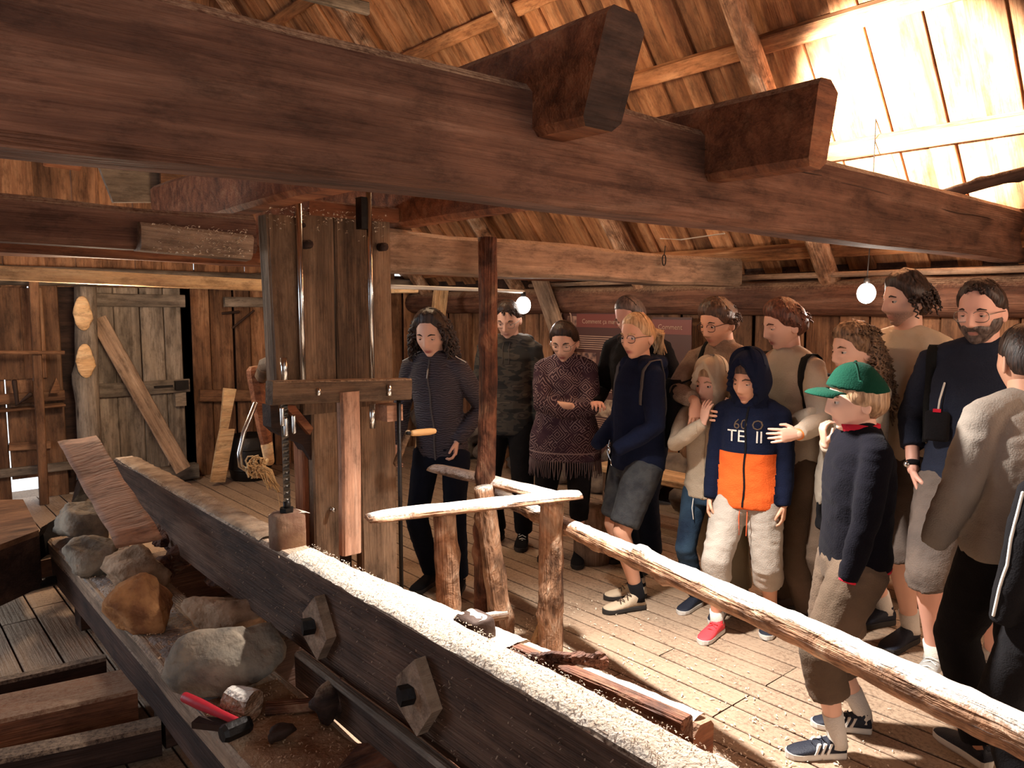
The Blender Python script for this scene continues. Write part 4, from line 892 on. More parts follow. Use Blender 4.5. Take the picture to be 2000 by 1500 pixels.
M_sole = plain('rubber_sole_white', (0.62, 0.58, 0.52), 0.7); M_soled = plain('rubber_sole_dark', (0.03, 0.025, 0.022), 0.8)
M_lens = None
def lensmat():
    m = bpy.data.materials.new('spectacle_lens'); m.use_nodes = True; t = m.node_tree; t.nodes.clear()
    o = N(t, 'OutputMaterial'); a = N(t, 'BsdfTransparent'); g = N(t, 'BsdfGlossy'); g.inputs['Roughness'].default_value = 0.05; mx = N(t, 'MixShader'); mx.inputs[0].default_value = 0.035
    t.links.new(a.outputs[0], mx.inputs[1]); t.links.new(g.outputs[0], mx.inputs[2]); t.links.new(mx.outputs[0], o.inputs[0]); return m
M_lens = lensmat()

def head_grid(nu=72, nv=60):
    t = np.linspace(-PI, PI, nu, endpoint=False); az = t - 0.45 * np.sin(t)
    e = np.linspace(-PI / 2, PI / 2, nv + 2)[1:-1]
    A, E = np.meshgrid(az, e); return A.ravel(), E.ravel(), nu, nv
def grid_faces(nu, nv):
    F = [(j * nu + k, j * nu + (k + 1) % nu, (j + 1) * nu + (k + 1) % nu, (j + 1) * nu + k) for j in range(nv - 1) for k in range(nu)]
    F.append(tuple(range(nu - 1, -1, -1))); F.append(tuple((nv - 1) * nu + k for k in range(nu))); return F
def head_shape(A, E, child=False, fem=False):
    ce = np.abs(np.cos(E)) ** 0.82
    x = 0.073 * np.sin(A) * ce; y = 0.094 * np.cos(A) * ce; z = 0.116 * np.sin(E)
    lo = sst(-0.005, -0.105, z)
    x = x * (1 - (0.30 if (child or fem) else 0.22) * lo); x = x * (1 - 0.06 * np.exp(-((z - .02) / .03) ** 2) * (y > 0.03))
    y = np.where(y > 0, y * (1 - 0.04 * lo), y * (1 - 0.50 * sst(-0.02, -0.10, z)))
    y = y + 0.012 * sst(0.02, 0.09, z) * (y < 0)
    f = (np.cos(A) > 0.05).astype(float)
    def G(x0, z0, sx, sz): return np.exp(-((x - x0) / sx) ** 2 - ((z - z0) / sz) ** 2)
    d = np.zeros_like(x); nl = 0.85 if (child or fem) else 1.0
    ax = np.abs(x)
    ridge = np.interp(z, [-.052, -.047, -.036, -.010, .012, .026], [0, .006, .024, .013, .005, 0.0]) * nl
    wid = np.interp(z, [-.05, -.036, -.01, .02], [.013, .0125, .0085, .0075])
    d += ridge * np.exp(-(x / wid) ** 2)
    d += 0.006 * nl * np.exp(-((ax - .013) / .006) ** 2 - ((z + .041) / .007) ** 2)
    d += -0.011 * np.exp(-((ax - .031) / .016) ** 2 - ((z - .002) / .011) ** 2)
    d += 0.0045 * np.exp(-((ax - .026) / .022) ** 2 - ((z - .022) / .007) ** 2) * (0.5 if (child or fem) else 1)
    d += 0.004 * np.exp(-((ax - .042) / .018) ** 2 - ((z + .022) / .018) ** 2)
    d += 0.0055 * np.exp(-(x / .021) ** 2 - ((z + .063) / .0045) ** 2) + 0.006 * np.exp(-(x / .018) ** 2 - ((z + .074) / .005) ** 2)
    d += -0.003 * np.exp(-(x / .024) ** 2 - ((z + .0685) / .0025) ** 2)
    d += -0.004 * np.exp(-(x / .02) ** 2 - ((z + .084) / .005) ** 2)
    d += 0.014 * np.exp(-(x / .024) ** 2 - ((z + .098) / .016) ** 2)
    y = y + d * f
    lips = np.exp(-(x / .021) ** 4 - ((z + .068) / .0095) ** 4) * f * (y > .05)
    stub = f * sst(-.035, -.055, z) * (1 - lips) + 0
    return np.stack([x, y, z], 1), lips, stub
_A, _E, _NU, _NV = head_grid(); _HF = grid_faces(_NU, _NV)
def ang(a): return np.abs((a + PI) % (2 * PI) - PI)
_hands = {}
def hand_mesh(curl):
    """right hand: wrist at origin, fingers +Y, palm -Z, thumb on -X"""
    key = round(curl, 2)
    if key in _hands: return _hands[key]
    mb = MB()
    V, F = loft([(0, 0, 0, .026, .017)], 12)
    def ring(y, rx, rz, cx=0, cz=0):
        return [(cx + rx * math.cos(2 * PI * k / 12), y, cz + rz * math.sin(2 * PI * k / 12)) for k in range(12)]
    R = [ring(-.012, .024, .018), ring(.01, .027, .017), ring(.04, .037, .0155), ring(.075, .041, .0135), ring(.092, .038, .011)]
    V = sum(R, []); F = [(i * 12 + k, i * 12 + (k + 1) % 12, (i + 1) * 12 + (k + 1) % 12, (i + 1) * 12 + k) for i in range(4) for k in range(12)] + [tuple(range(11, -1, -1)), tuple(48 + k for k in range(12))]
    mb.add(V, F)
    for i, (fx_, ln, sp) in enumerate(((-.029, .072, -.10), (-.0095, .082, -.02), (.0105, .076, .06), (.029, .060, .15))):
        p = Vector((fx_, .082, 0)); P = [Vector((fx_ * .9, .065, 0)), p]; a = 0.12 + curl * .55
        for s_, q in ((.46, 1.0), (.30, 1.05), (.24, .9)):
            d = Vector((math.sin(sp) * math.cos(a), math.cos(a), -math.sin(a))); p = p + d * ln * s_; P.append(p); a += curl * q * (1.0 + .1 * i)
        mb.add(*tube(P, [.0088, .0092, .0085, .0078, .0064], 8))
    a = .3 + curl * .4
    P = [Vector((-.012, .012, -.004)), Vector((-.036, .034, -.012)), Vector((-.052, .060, -.018 - .012 * curl)), Vector((-.054 + .01 * curl, .086, -.024 - .022 * curl))]
    mb.add(*tube(P, [.013, .0125, .0098, .0078], 8))
    V, F = remesh(mb, .0036, 2, .5); _hands[key] = (V, F); return V, F

def ik(S, T, a, b, hint):
    S, T = Vector(S), Vector(T); d = T - S; L_ = min(d.length, (a + b) * .998); dn = d.normalized(); T = S + dn * L_
    x = (a * a - b * b + L_ * L_) / (2 * L_); h = math.sqrt(max(a * a - x * x, 0)); hv = Vector(hint); hv = hv - dn * hv.dot(dn)
    if hv.length < 1e-5: hv = Vector((0, 0, 1))
    return S + dn * x + hv.normalized() * h, T

def garment(mb, vox, m, name, root, amp=.004, fr=(9, 9, 15), seed=0, sm=3, extra=None):
    V, F = remesh(mb, vox, sm, .5); Nn = vnormals(V, F)
    n = vnoise(V * fr + seed, seed) * .6 + vnoise(V * (np.array(fr) * 2.3) + seed, seed + 3) * .4
    n = 1 - 2 * np.abs(n)  # ridged folds
    V = V + Nn * (n * amp * .8)[:, None]
    if extra is not None: V = extra(V)
    o = MB(); o.add(V, F); ob = o.build(name, m, root, True)
    return ob, V, F
def bvh(V, F): return BVHTree.FromPolygons([tuple(v) for v in V], F)
def rc(tree, o, d, off=.003):
    h = tree.ray_cast(Vector(o), Vector(d).normalized())
    return None if h[0] is None else h[0] + h[1] * off * (1 if h[1].dot(Vector(d)) < 0 else -1)
def strip(P, width, thick, up_dirs):
    """flat ribbon along points P"""
    V = []; n = len(P)
    for i in range(n):
        t = (P[min(i + 1, n - 1)] - P[max(0, i - 1)]).normalized(); u = up_dirs[i]; s = t.cross(u).normalized() * width / 2; q = u.normalized() * thick
        V += [P[i] - s, P[i] + s, P[i] + s + q, P[i] - s + q]
    F = [(i * 4 + k, i * 4 + (k + 1) % 4, (i + 1) * 4 + (k + 1) % 4, (i + 1) * 4 + k) for i in range(n - 1) for k in range(4)] + [(3, 2, 1, 0), tuple((n - 1) * 4 + k for k in range(4))]
    return np.array([tuple(v) for v in V]), F

def shoe(root, ankle, yaw, s, m, sole, low=True, stripes=None, name='shoe', laces=None, pitch=0):
    n = 20
    prof = [(-.075, .022, .050), (-.068, .032, .075), (-.035, .036, .085 if low else .11), (.0, .037, .080 if low else .105), (.04, .040, .066), (.085, .046, .052), (.13, .046, .042), (.165, .036, .034), (.182, .018, .026)]
    V = []
    for (y, w_, h) in prof:
        for k in range(n):
            a = 2 * PI * k / n; c, sn = math.cos(a), math.sin(a)
            V.append((w_ * math.copysign(abs(c) ** .8, c) + .006 * math.sin(y * 14), y, .012 + (h - .012) * (.5 + .5 * math.copysign(abs(sn) ** .8, sn))))
    F = [(i * n + k, (i + 1) * n + k, (i + 1) * n + (k + 1) % n, i * n + (k + 1) % n) for i in range(len(prof) - 1) for k in range(n)] + [tuple(range(n)), tuple((len(prof) - 1) * n + k for k in range(n - 1, -1, -1))]
    M = Matrix.Translation((ankle[0], ankle[1], 0)) @ Matrix.Rotation(yaw, 4, 'Z') @ Matrix.Scale(s, 4)
    mb = MB(); mb.add(V, F); mb.add(*tube([(0, -.035, .05), (0, -.038, .092 if low else .125)], [.036, .034], 14, cap='flat')); mb.xf(M); sh = mb.build(name, m, root, True)
    V = []
    for (zz, g) in ((0.0, .97), (.008, 1.04), (.024, 1.03), (.027, .97)):
        for (y, w_, h) in [(-.080, .006, 0)] + prof + [(.188, .006, 0)]:
            V.append((w_ * g + .006 * math.sin(y * 14), y, zz))
        for (y, w_, h) in reversed([(-.080, .006, 0)] + prof + [(.188, .006, 0)]): V.append((-w_ * g + .006 * math.sin(y * 14), y, zz))
    k_ = 22; F = [(i * k_ + k, i * k_ + (k + 1) % k_, (i + 1) * k_ + (k + 1) % k_, (i + 1) * k_ + k) for i in range(3) for k in range(k_)] + [tuple(range(k_ - 1, -1, -1)), tuple(3 * k_ + k for k in range(k_))]
    mb = MB(); mb.add(V, F); mb.xf(M); mb.build('sole', sole, sh, False)
    if laces is not None:
        mb = MB()
        for i in range(4):
            y = .02 + i * .022; z = .085 - i * .011 if low else .10 - i * .012
            mb.add(*tube([(-.024, y, z - .010), (0, y + .008 * (-1) ** i, z + .001), (.024, y, z - .010)], .0032, 5))
        mb.xf(M); mb.build('laces', laces, sh, True)
    if stripes is not None:
        for sgn in (-1, 1):
            mb = MB()
            for i in range(3):
                y = .015 + i * .026; mb.add(*hexa([(sgn * .034 , y, .028), (sgn * .034, y + .011, .028), (sgn * .046, y + .011, .028), (sgn * .046, y, .028), (sgn * .022, y - .022, .070), (sgn * .022, y - .011, .068), (sgn * .036, y - .011, .068), (sgn * .036, y - .022, .070)]))
            mb.xf(M); mb.build('stripes', stripes, sh, False)
    return sh

def person(label, x, y, H, fa, skin='fair', hair='brown', hs=1.0, fem=False, child=False, build=1.0, lean=0.0, head=(0, 0), tilt=0,
           hands=None, feet=None, top=None, bottom=None, hairstyle='short', beard=0, glasses=None, hood=None, cap=None,
           shoes=None, socks=None, brow=None, shoulders=1.0, eyes=1.0, sway=0.0, handscale=None):
    """one figure standing at (x, y); local frame: +Y the way the body faces, +X its right hand side"""
    d = -FH * math.cos(math.radians(fa)) - RT * math.sin(math.radians(fa))
    hs = hs * 1.13
    rzz = math.atan2(-d.x, d.y); Ri = Matrix.Rotation(-rzz, 3, 'Z')
    for hd in hands:
        if 'W' in hd:
            hd['w'] = Ri @ (Vector(hd['W']) - Vector((x, y, 0)))
            for a_, b_ in (('D', 'd'), ('PN', 'p'), ('EH', 'e')):
                if a_ in hd: hd[b_] = tuple(Ri @ Vector(hd[a_]))
    root = empty('person', (x, y, 0), math.atan2(-d.x, d.y), label=label, cat='person', group='visitors watching the sawmill demonstration')
    m = SK[skin]; s = H
    zh = .52 * s; zs = .815 * s; 
    def sp(z): return lean * max(0, z - zh) / (zs - zh) * s * .3   # forward offset of the spine
    sw = (.090 if fem else .099) * s * shoulders
    nb = Vector((sway, sp(zs) , .835 * s))
    # head placement
    zc = H - .116 * hs; pv = Vector((sway, sp(.86 * s) - .005, zc - .085 * hs))
    HR = Matrix.Rotation(math.radians(head[0]), 3, 'Z') @ Matrix.Rotation(math.radians(-head[1]), 3, 'X') @ Matrix.Rotation(math.radians(tilt), 3, 'Y')
    def hx(V): return (np.asarray(V) * hs + np.array([0, .012, .085 * hs])) @ np.array(HR).T + np.array(pv)
    Vh, lips, stub = head_shape(_A, _E, child, fem)
    body = MB()
    # torso + limbs in one remeshed surface
    b = build
    T = [(.0, .005, .455, .076, .056), (.0, .0, .52, .086 * b, .058 * b), (0, .0, .60, .076 * b, .055 * b), (0, .0, .70, .084 * b, .062 * b), (0, -.005, .775, .088 * shoulders, .058), (0, -.006, .815, .072 * shoulders, .046), (0, -.006, .838, .038, .034)]
    body.add(*loft([(q[0] * s + sway, q[1] * s + sp(q[2] * s), q[2] * s, q[3] * s, q[4] * s) for q in T], 20, 2.3))
    nr = (.050 if fem or child else .058) * hs
    body.add(*tube([(sway, sp(.80 * s) - .012, .80 * s), (sway, sp(.84 * s) - .010, .845 * s), tuple(pv + Vector((0, .004, .035)))], [nr * 1.15, nr, nr * .95], 14))
    hp = .052 * s * (1.05 if fem else 1)
    legs = []
    feet = feet or [(-.07, 0, 0), (.07, 0, 0)]
    for sgn, ft in zip((-1, 1), feet):
        hpt = Vector((sgn * hp + sway * .3, sp(zh), .50 * s)); ank = Vector((ft[0], ft[1] - .035, .048 * s))
        kn, ak = ik(hpt, ank, .243 * s, .238 * s, (sgn * .15 + math.sin(ft[2]) * -1 * .3, 1, 0)); legs.append((hpt, kn, ak, ft))
        body.add(*tube([hpt, hpt.lerp(kn, .4), kn, kn.lerp(ak, .30), kn.lerp(ak, .65), ak, ak - Vector((0, 0, .02))], [.046 * s * b, .043 * s * b, .031 * s, .0325 * s, .025 * s, .020 * s, .02 * s], 12))
    arms = []
    for sgn, hd in zip((-1, 1), hands):
        S = Vector((sgn * sw + sway, sp(zs) - .005, zs - .012 * s)); W_ = Vector(hd['w']); hint = hd.get('e', (sgn * .6, -1, -.3))
        el, wr_ = ik(S, W_, .172 * s, .150 * s, hint); arms.append((S, el, wr_, hd))
        body.add(*tube([S + Vector((-sgn * .02, 0, 0)), S.lerp(el, .35), el, el.lerp(wr_, .3), el.lerp(wr_, .9) if hd.get('hide') else wr_], [.028 * s, .0265 * s, .0215 * s, .021 * s, .0145 * s], 12))
    V, F = remesh(body, .011, 3, .5)
    full = MB(); full.add(V, F); nbod = len(V); full.add(hx(Vh), _HF)
    # ears and eyelids
    ear = MB()
    for sgn in (-1, 1):
        Ve, Fe = ball((0, 0, 0), 1, sx=.0085, sy=.018, sz=.030, n=14, m=10); dd = np.exp(-((Ve[:, 1]) / .010) ** 2 - ((Ve[:, 2] - .004) / .017) ** 2); Ve[:, 0] -= sgn * .006 * dd * (np.sign(Ve[:, 0]) == sgn)
        Re = np.array(Matrix.Rotation(sgn * .38, 3, 'Z') @ Matrix.Rotation(-.15, 3, 'X')); ear.add(Ve @ Re.T + np.array([sgn * .073, -.010, -.012]), Fe)
        Vl, Fl = ball((0, 0, 0), .0138, n=14, m=10); ca = math.cos(.9 + .5 * (1 - eyes)); keep = []
        Vl2 = Vl.copy(); low_ = Vl2[:, 2] < (-.008 + .0115 * eyes) ; Vl2[low_] *= .55
        ear.add(Vl2 + np.array([sgn * .031, .0685, .001]), Fl)
    nh = full.n; full.add(hx(ear.verts()), ear.f)
    hsc = (handscale or (.99 if not fem else .90)) * s / 1.75
    for sgn, (S, el, wr_, hd) in zip((-1, 1), arms):
        if hd.get('hide'): continue
        Vq, Fq = hand_mesh(hd.get('c', .35)); Vq = Vq.copy()
        if sgn < 0: Vq[:, 0] *= -1; Fq = [f[::-1] for f in Fq]
        fd = Vector(hd.get('d', (wr_ - el))).normalized(); pn = Vector(hd.get('p', (-sgn, 0, 0))); pn = (pn - fd * pn.dot(fd)).normalized()
        zax = -pn; xax = fd.cross(zax).normalized(); Mh = np.array(Matrix((xax, fd, zax)).transposed())
        full.add(Vq * hsc @ Mh.T + np.array(wr_), Fq)
    bo = full.build('body', m, root, True)
    col = np.zeros((full.n, 4)); col[:, 3] = 1; col[nbod:nbod + len(Vh), 0] = lips * (.95 if fem else .65)
    if beard: col[nbod:nbod + len(Vh), 1] = stub * beard
    ca_ = bo.data.color_attributes.new('tint', 'FLOAT_COLOR', 'POINT'); ca_.data.foreach_set('color', col.ravel())
    # eyes
    for sgn in (-1, 1):
        mb = MB(); V, F = ball((sgn * .031, .0685, .001), .0125, n=14, m=10); mb.add(hx(V), F); eo = mb.build('eye', M_eye, root, True)
        mb = MB(); g = head[0] * 0; V, F = ball((sgn * .031, .0785, .0002), .0058, sy=.55, n=12, m=6); mb.add(hx(V), F); mb.build('iris', M_iris, eo, True)
    hm_ = HM[hair]
    for sgn in (-1, 1):
        mb = MB(); mb.add(*tube([hx([(sgn * .014, .0895, .0195)])[0], hx([(sgn * .030, .0880, .0255)])[0], hx([(sgn * .046, .0735, .0195)])[0]], [.0036, .0048, .0024], 6))
        mb.build('eyebrow', HM[brow or hair], root, True)
    # ---- hair
    Zh = Vh[:, 2]; Aa = ang(_A); front = np.cos(_A)
    def hairline(front_z=.076, side_z=.012, nape=-.062, temple=.045):
        return np.interp(Aa, [0, .5, .95, 1.25, 1.5, 1.75, 2.0, PI], [front_z, front_z - .004, temple, side_z + .006, side_z, side_z - .02, nape * .8, nape])
    def shell(th, line, soft=.008, nz=.25, freq=30, seed=1, hi=1.0):
        mk = sst(-soft, soft, Zh - line); n_ = vnoise(Vh * freq, seed) * .6 + vnoise(Vh * freq * 2.5, seed + 1) * .4
        t_ = mk * (.003 + (th - .003) * sst(0, .035, Zh - line)) * (1 + nz * n_) - (1 - mk) * .006; nrm = Vh / np.array([.073, .094, .116]) ** 2 * .01; nrm /= np.linalg.norm(nrm, axis=1, keepdims=True)
        return Vh + nrm * t_[:, None]
    hmb = MB(); rg = random.Random(int(x * 991 + y * 77))
    def strands(n, a0, a1, z0, z1, length, rad, curl=.01, fall=1.0, back=0.02, cf=9, out=.012):
        for _ in range(n):
            a = rg.uniform(a0, a1) * rg.choice((-1, 1)); zz = rg.uniform(z0, z1); e = math.asin(max(-.9, min(.95, zz / .116)))
            nx, ny, nz_ = math.sin(a) * math.cos(e), math.cos(a) * math.cos(e), math.sin(e)
            p = np.array([.073 * nx, .094 * ny, zz]) * 1.06; P = [p.copy()]; ph = rg.uniform(0, 6.28); L_ = length * rg.uniform(.7, 1.1); vel = np.array([nx * out, ny * out * .8 - back * .05, .002])
            K = 12
            for k in range(K):
                vel = vel * .70 + np.array([0, -back * .03, -L_ / K * .75]) * .45; p = p + vel * 1.0
                # keep outside the head
                q = p / np.array([.082, .102, .124]); r_ = np.linalg.norm(q)
                if r_ < 1.0 and p[2] > -.1: p = p / r_
                P.append(p + np.array([math.sin(k * cf * .2 + ph), math.cos(k * cf * .23 + ph * 2), 0]) * curl)
            hmb.add(*tube([tuple(v) for v in P], [rad * (1 - .55 * i / K) for i in range(K + 1)], 6))
    if hairstyle == 'short': hmb.add(shell(.014, hairline(), seed=3), _HF); strands(26, 0, 1.2, .07, .112, .035, .006, .003, 1, .03)
    elif hairstyle == 'fringe':
        hmb.add(shell(.020, hairline(.060, -.004, -.07, .038), nz=.35, seed=4), _HF); strands(50, 1.3, PI, .0, .10, .03, .004, .003, 1, .02)
    elif hairstyle == 'shaggy':
        hmb.add(shell(.024, hairline(.066, -.006, -.085, .042), nz=.45, freq=24, seed=5), _HF); strands(120, 1.25, PI, .0, .11, .085, .007, .006, 1, .05)
    elif hairstyle == 'buzz': hmb.add(shell(.006, hairline(.080, .014, -.055, .058), nz=.2, seed=6), _HF)
    elif hairstyle == 'receding': hmb.add(shell(.012, hairline(.088, .012, -.06, .052), nz=.35, freq=40, seed=7), _HF); strands(30, 0, 2.0, .085, .112, .03, .006, .004)
    elif hairstyle == 'bowl':
        hmb.add(shell(.013, hairline(.050, -.012, -.075, .03), nz=.2, seed=8), _HF)
    elif hairstyle == 'ponytail':
        hmb.add(shell(.009, hairline(.072, .004, -.05, .048), nz=.12, seed=9), _HF)
        for k in range(26):
            o1 = Vector((rg.uniform(-.016, .016), -.108, .012 + rg.uniform(-.016, .016))); mid = o1 + Vector((rg.uniform(-.03, .03), -.050 - rg.random() * .02, -.02)); en = o1 + Vector((rg.uniform(-.035, .035), -.04 - rg.random() * .02, -.10 - rg.random() * .04))
            hmb.add(*tube([o1, mid, (mid + en) / 2 + Vector((rg.uniform(-.012, .012), rg.uniform(-.012, .012), 0)), en], [.008, .011, .009, .004], 6))
    elif hairstyle == 'updo':
        hmb.add(shell(.014, hairline(.066, .002, -.06, .046), nz=.2, seed=10), _HF); hmb.add(*ball((0, -.105, .0), .032, n=12, m=8))
    elif hairstyle == 'longwave':
        hmb.add(shell(.022, hairline(.080, -.02, -.10, .046), nz=.3, seed=11), _HF); strands(170, 1.0, PI, -.01, .105, .22, .0085, .011, 1, .05, 11, .02)
    elif hairstyle == 'longcurl':
        hmb.add(shell(.020, hairline(.062, -.002, -.09, .042), nz=.5, freq=45, seed=12), _HF); strands(70, .3, 2.4, .075, .112, .03, .006, .008, 1, .07, 16, .02); strands(190, 1.7, PI, -.05, .10, .30, .0075, .015, 1, .06, 14, .022)
    if hmb.n:
        ho = MB(); ho.add(hx(hmb.verts()), hmb.f); ho.build('hair', hm_, root, True)
    if beard >= 1:
        mk = (np.cos(_A) > -.15) * sst(-.030, -.046, Zh + .010 * sst(.03, .05, np.abs(Vh[:, 0])) - .03 * sst(.045, .062, np.abs(Vh[:, 0]))) * (1 - lips * 1.0) * (1 - np.exp(-(Vh[:, 0] / .012) ** 2 - ((Zh + .040) / .012) ** 2) * (Zh > -.05))
        n_ = vnoise(Vh * 60, 3); Vb = Vh + (Vh / np.linalg.norm(Vh, axis=1, keepdims=True)) * (mk * .007 * (1 + .4 * n_) - (1 - mk) * .006)[:, None]
        ho = MB(); ho.add(hx(Vb), _HF); ho.build('beard', HM['grey'] if beard > 1 else HM['brown'], root, True)
    if glasses:
        mb = MB(); sc_ = glasses.get('r', .0215)
        for sgn in (-1, 1):
            mb.add(*tube([hx([(sgn * .033 + sc_ * 1.12 * math.copysign(abs(math.cos(a)) ** .8, math.cos(a)), .0935 - .006 * abs(math.cos(a)) * 0 - abs(sgn * .033 + sc_ * math.cos(a)) * .12, -.003 + sc_ * .86 * math.copysign(abs(math.sin(a)) ** .8, math.sin(a)))])[0] for a in np.linspace(0, 2 * PI, 21)], .0017, 6))
            mb.add(*tube([hx([q])[0] for q in ((sgn * .057, .086, .004), (sgn * .072, .05, .006), (sgn * .079, -.006, .002))], .0019, 6))
        mb.add(*tube([hx([q])[0] for q in ((-.010, .092, .002), (0, .098, .005), (.010, .092, .002))], .0016, 6))
        go = mb.build('glasses', glasses['m'], root, True)
        for sgn in (-1, 1):
            mb = MB(); P = [tuple(hx([(sgn * .033 + sc_ * 1.1 * math.cos(a), .0930 - abs(sgn * .033 + sc_ * math.cos(a)) * .12, -.003 + sc_ * .84 * math.sin(a))])[0]) for a in np.linspace(0, 2 * PI, 16, endpoint=False)]
            mb.add(P, [tuple(range(16))]); mb.build('lens', M_lens, go, False)
    if hood:
        line = np.interp(Aa, [0, .35, .75, 1.0, 1.25, 1.6, PI], [.088, .076, .03, -.06, -.3, -.3, -.3])
        mk = sst(-.012, .012, Zh - line); nrm = Vh / np.array([.073, .094, .116]) ** 2; nrm /= np.linalg.norm(nrm, axis=1, keepdims=True)
        pk = .022 + .018 * np.exp(-((Zh - .10) / .04) ** 2) * (np.cos(_A) < .6) + .010 * sst(.02, -.08, Zh)
        rim = .006 * np.exp(-((Zh - line) / .018) ** 2)
        n_ = vnoise(Vh * 14, 5); Vk = Vh + nrm * (mk * (pk + rim + .004 * n_) - (1 - mk) * .008)[:, None]
        Vk[:, 1] += .014 * mk * np.exp(-((Zh - line) / .03) ** 2) * (front > 0); Vk[:, 2] += mk * .016 * sst(.06, .11, Zh)
        ho = MB(); ho.add(hx(Vk), _HF)
        ho.add(*loft([(sway, sp(.84 * s) - .012, .805 * s, .098 * s * .9, .060 * s), (sway, sp(.85 * s) - .010, .84 * s, .066 * s, .054 * s), (sway, sp(.86 * s) - .004, .872 * s, .050 * s, .050 * s), (sway, sp(.87 * s) - .004, .90 * s, .045 * s, .046 * s)], 20)) if hood.get('neck', 1) else None
        ho.build('hood', hood['m'], root, True)
    if cap:
        line = np.interp(Aa, [0, .6, 1.2, 2.2, PI], [.052, .050, .040, .022, .020])
        mk = sst(-.002, .002, Zh - line); nrm = Vh / np.array([.073, .094, .116]) ** 2; nrm /= np.linalg.norm(nrm, axis=1, keepdims=True)
        Vk = Vh + nrm * (mk * (.017 + .004 * sst(.08, .11, Zh)) - (1 - mk) * .008)[:, None]
        ho = MB(); ho.add(hx(Vk), _HF); co_ = ho.build('cap', cap, root, True)
        V = []; n_ = 16
        for j, (r0, dz) in enumerate(((.0, .0), (.03, .002), (.06, -.003), (.072, -.010))):
            for k in range(n_ + 1):
                a = -1.05 + 2.1 * k / n_; ext = r0 * (1 - .35 * (abs(a) / 1.05) ** 3)
                V.append((math.sin(a) * (.082 - .0 + ext * .25), math.cos(a) * .103 * .98 + ext, .050 + dz - .016 * (abs(a) / 1.05) ** 2))
        nn = len(V); V += [(a_, b_, c_ - .004) for a_, b_, c_ in V]; w_ = n_ + 1
        F = [(j * w_ + k, j * w_ + k + 1, (j + 1) * w_ + k + 1, (j + 1) * w_ + k) for j in range(3) for k in range(n_)]; F += [tuple(q + nn for q in f[::-1]) for f in F]
        for j in range(3): F += [(j * w_, (j + 1) * w_, (j + 1) * w_ + nn, j * w_ + nn), (j * w_ + n_, j * w_ + n_ + nn, (j + 1) * w_ + n_ + nn, (j + 1) * w_ + n_)]
        F += [(3 * w_ + k, 3 * w_ + k + 1, 3 * w_ + k + 1 + nn, 3 * w_ + k + nn) for k in range(n_)]
        mb = MB(); mb.add(hx(V), F); mb.build('brim', cap, co_, True)
        mb = MB(); mb.add(hx(ball((0, 0, .136), .006)[0]), ball((0, 0, 0), 1)[1]); mb.build('button', cap, co_, True)
    out = dict(root=root, s=s, sp=sp, arms=arms, legs=legs, hx=hx, sway=sway)
    # ---- trousers
    if bottom:
        e = bottom.get('ease', .010); to = bottom.get('to', 1.0); kind_ = bottom.get('name', 'trousers'); mb = MB()
        mb.add(*loft([(sway * .5, sp(zh), .450 * s, .094 * s, .070 * s), (sway * .5, sp(zh), .50 * s, (.100 * b + e * .5) * s, (.068 * b + e * .5) * s), (sway * .5, sp(.56 * s), .56 * s, (.092 * b) * s, (.063 * b) * s), (sway * .5, sp(.59 * s), .60 * s, .082 * b * s, .058 * b * s)], 20, 2.3))
        for (hpt, kn, ak, ft) in legs:
            P = [hpt, hpt.lerp(kn, .35), hpt.lerp(kn, .7), kn, kn.lerp(ak, .35), kn.lerp(ak, .7), ak + Vector((0, 0, .005))]; fl = bottom.get('flare', 0)
            R = [(.050 * b + e) * s, (.046 * b + e) * s, (.039 * b + e) * s, (.034 + e) * s, (.0325 + e) * s, (.027 + e * 1.1 + fl * .3) * s, (.024 + e * 1.2 + fl * .4) * s]
            if to < 1.0:   # cut at fraction of the leg (0 hip .. .5 knee .. 1 ankle)
                cum = [0, .175, .35, .5, .675, .85, 1.0]; Pn, Rn = [], []
                for i, c in enumerate(cum):
                    if c < to - .01: Pn.append(P[i]); Rn.append(R[i])
                i = max(k for k, c in enumerate(cum) if c < to - .01); t_ = (to - cum[i]) / (cum[i + 1] - cum[i]); Pn.append(P[i].lerp(P[i + 1], t_)); Rn.append((R[i] + (R[i + 1] - R[i]) * t_) * 1.04); P, R = Pn, Rn
            mb.add(*tube(P, R, 16, cap='flat'))
        o_, V, F = garment(mb, .010, bottom['m'], kind_, root, bottom.get('amp', .004), (12, 12, 18), 3); out['bot'] = (o_, V, F)
    # ---- top
    if top:
        e = top.get('ease', .012); hem = top.get('hem', .48); fl = top.get('flare', 0); mb = MB()
        R_ = [(hem - .001, .090 * b + e + fl, .068 * b + e * .8 + fl * .7), (.52, .094 * b + e + fl * .8, .068 * b + e * .8 + fl * .6), (.60, .082 * b + e + fl * .4, .062 * b + e + fl * .3), (.70, .088 * b + e, .066 * b + e), (.765, .089 * shoulders + e * .8, .062 + e), (.800, .084 * shoulders + e * .6, .052 + e * .6), (.826, .066, .047), (.848, .046, .042)]
        R_ = [r for r in R_ if r[0] > hem - .01] if hem > .5 else R_
        if hem < .5: R_ = R_
        mb.add(*loft([(sway, sp(r[0] * s) - .004 * s, r[0] * s, r[1] * s, r[2] * s) for r in sorted(R_)], 24, 2.25))
        sl = top.get('sleeve', 1.0)
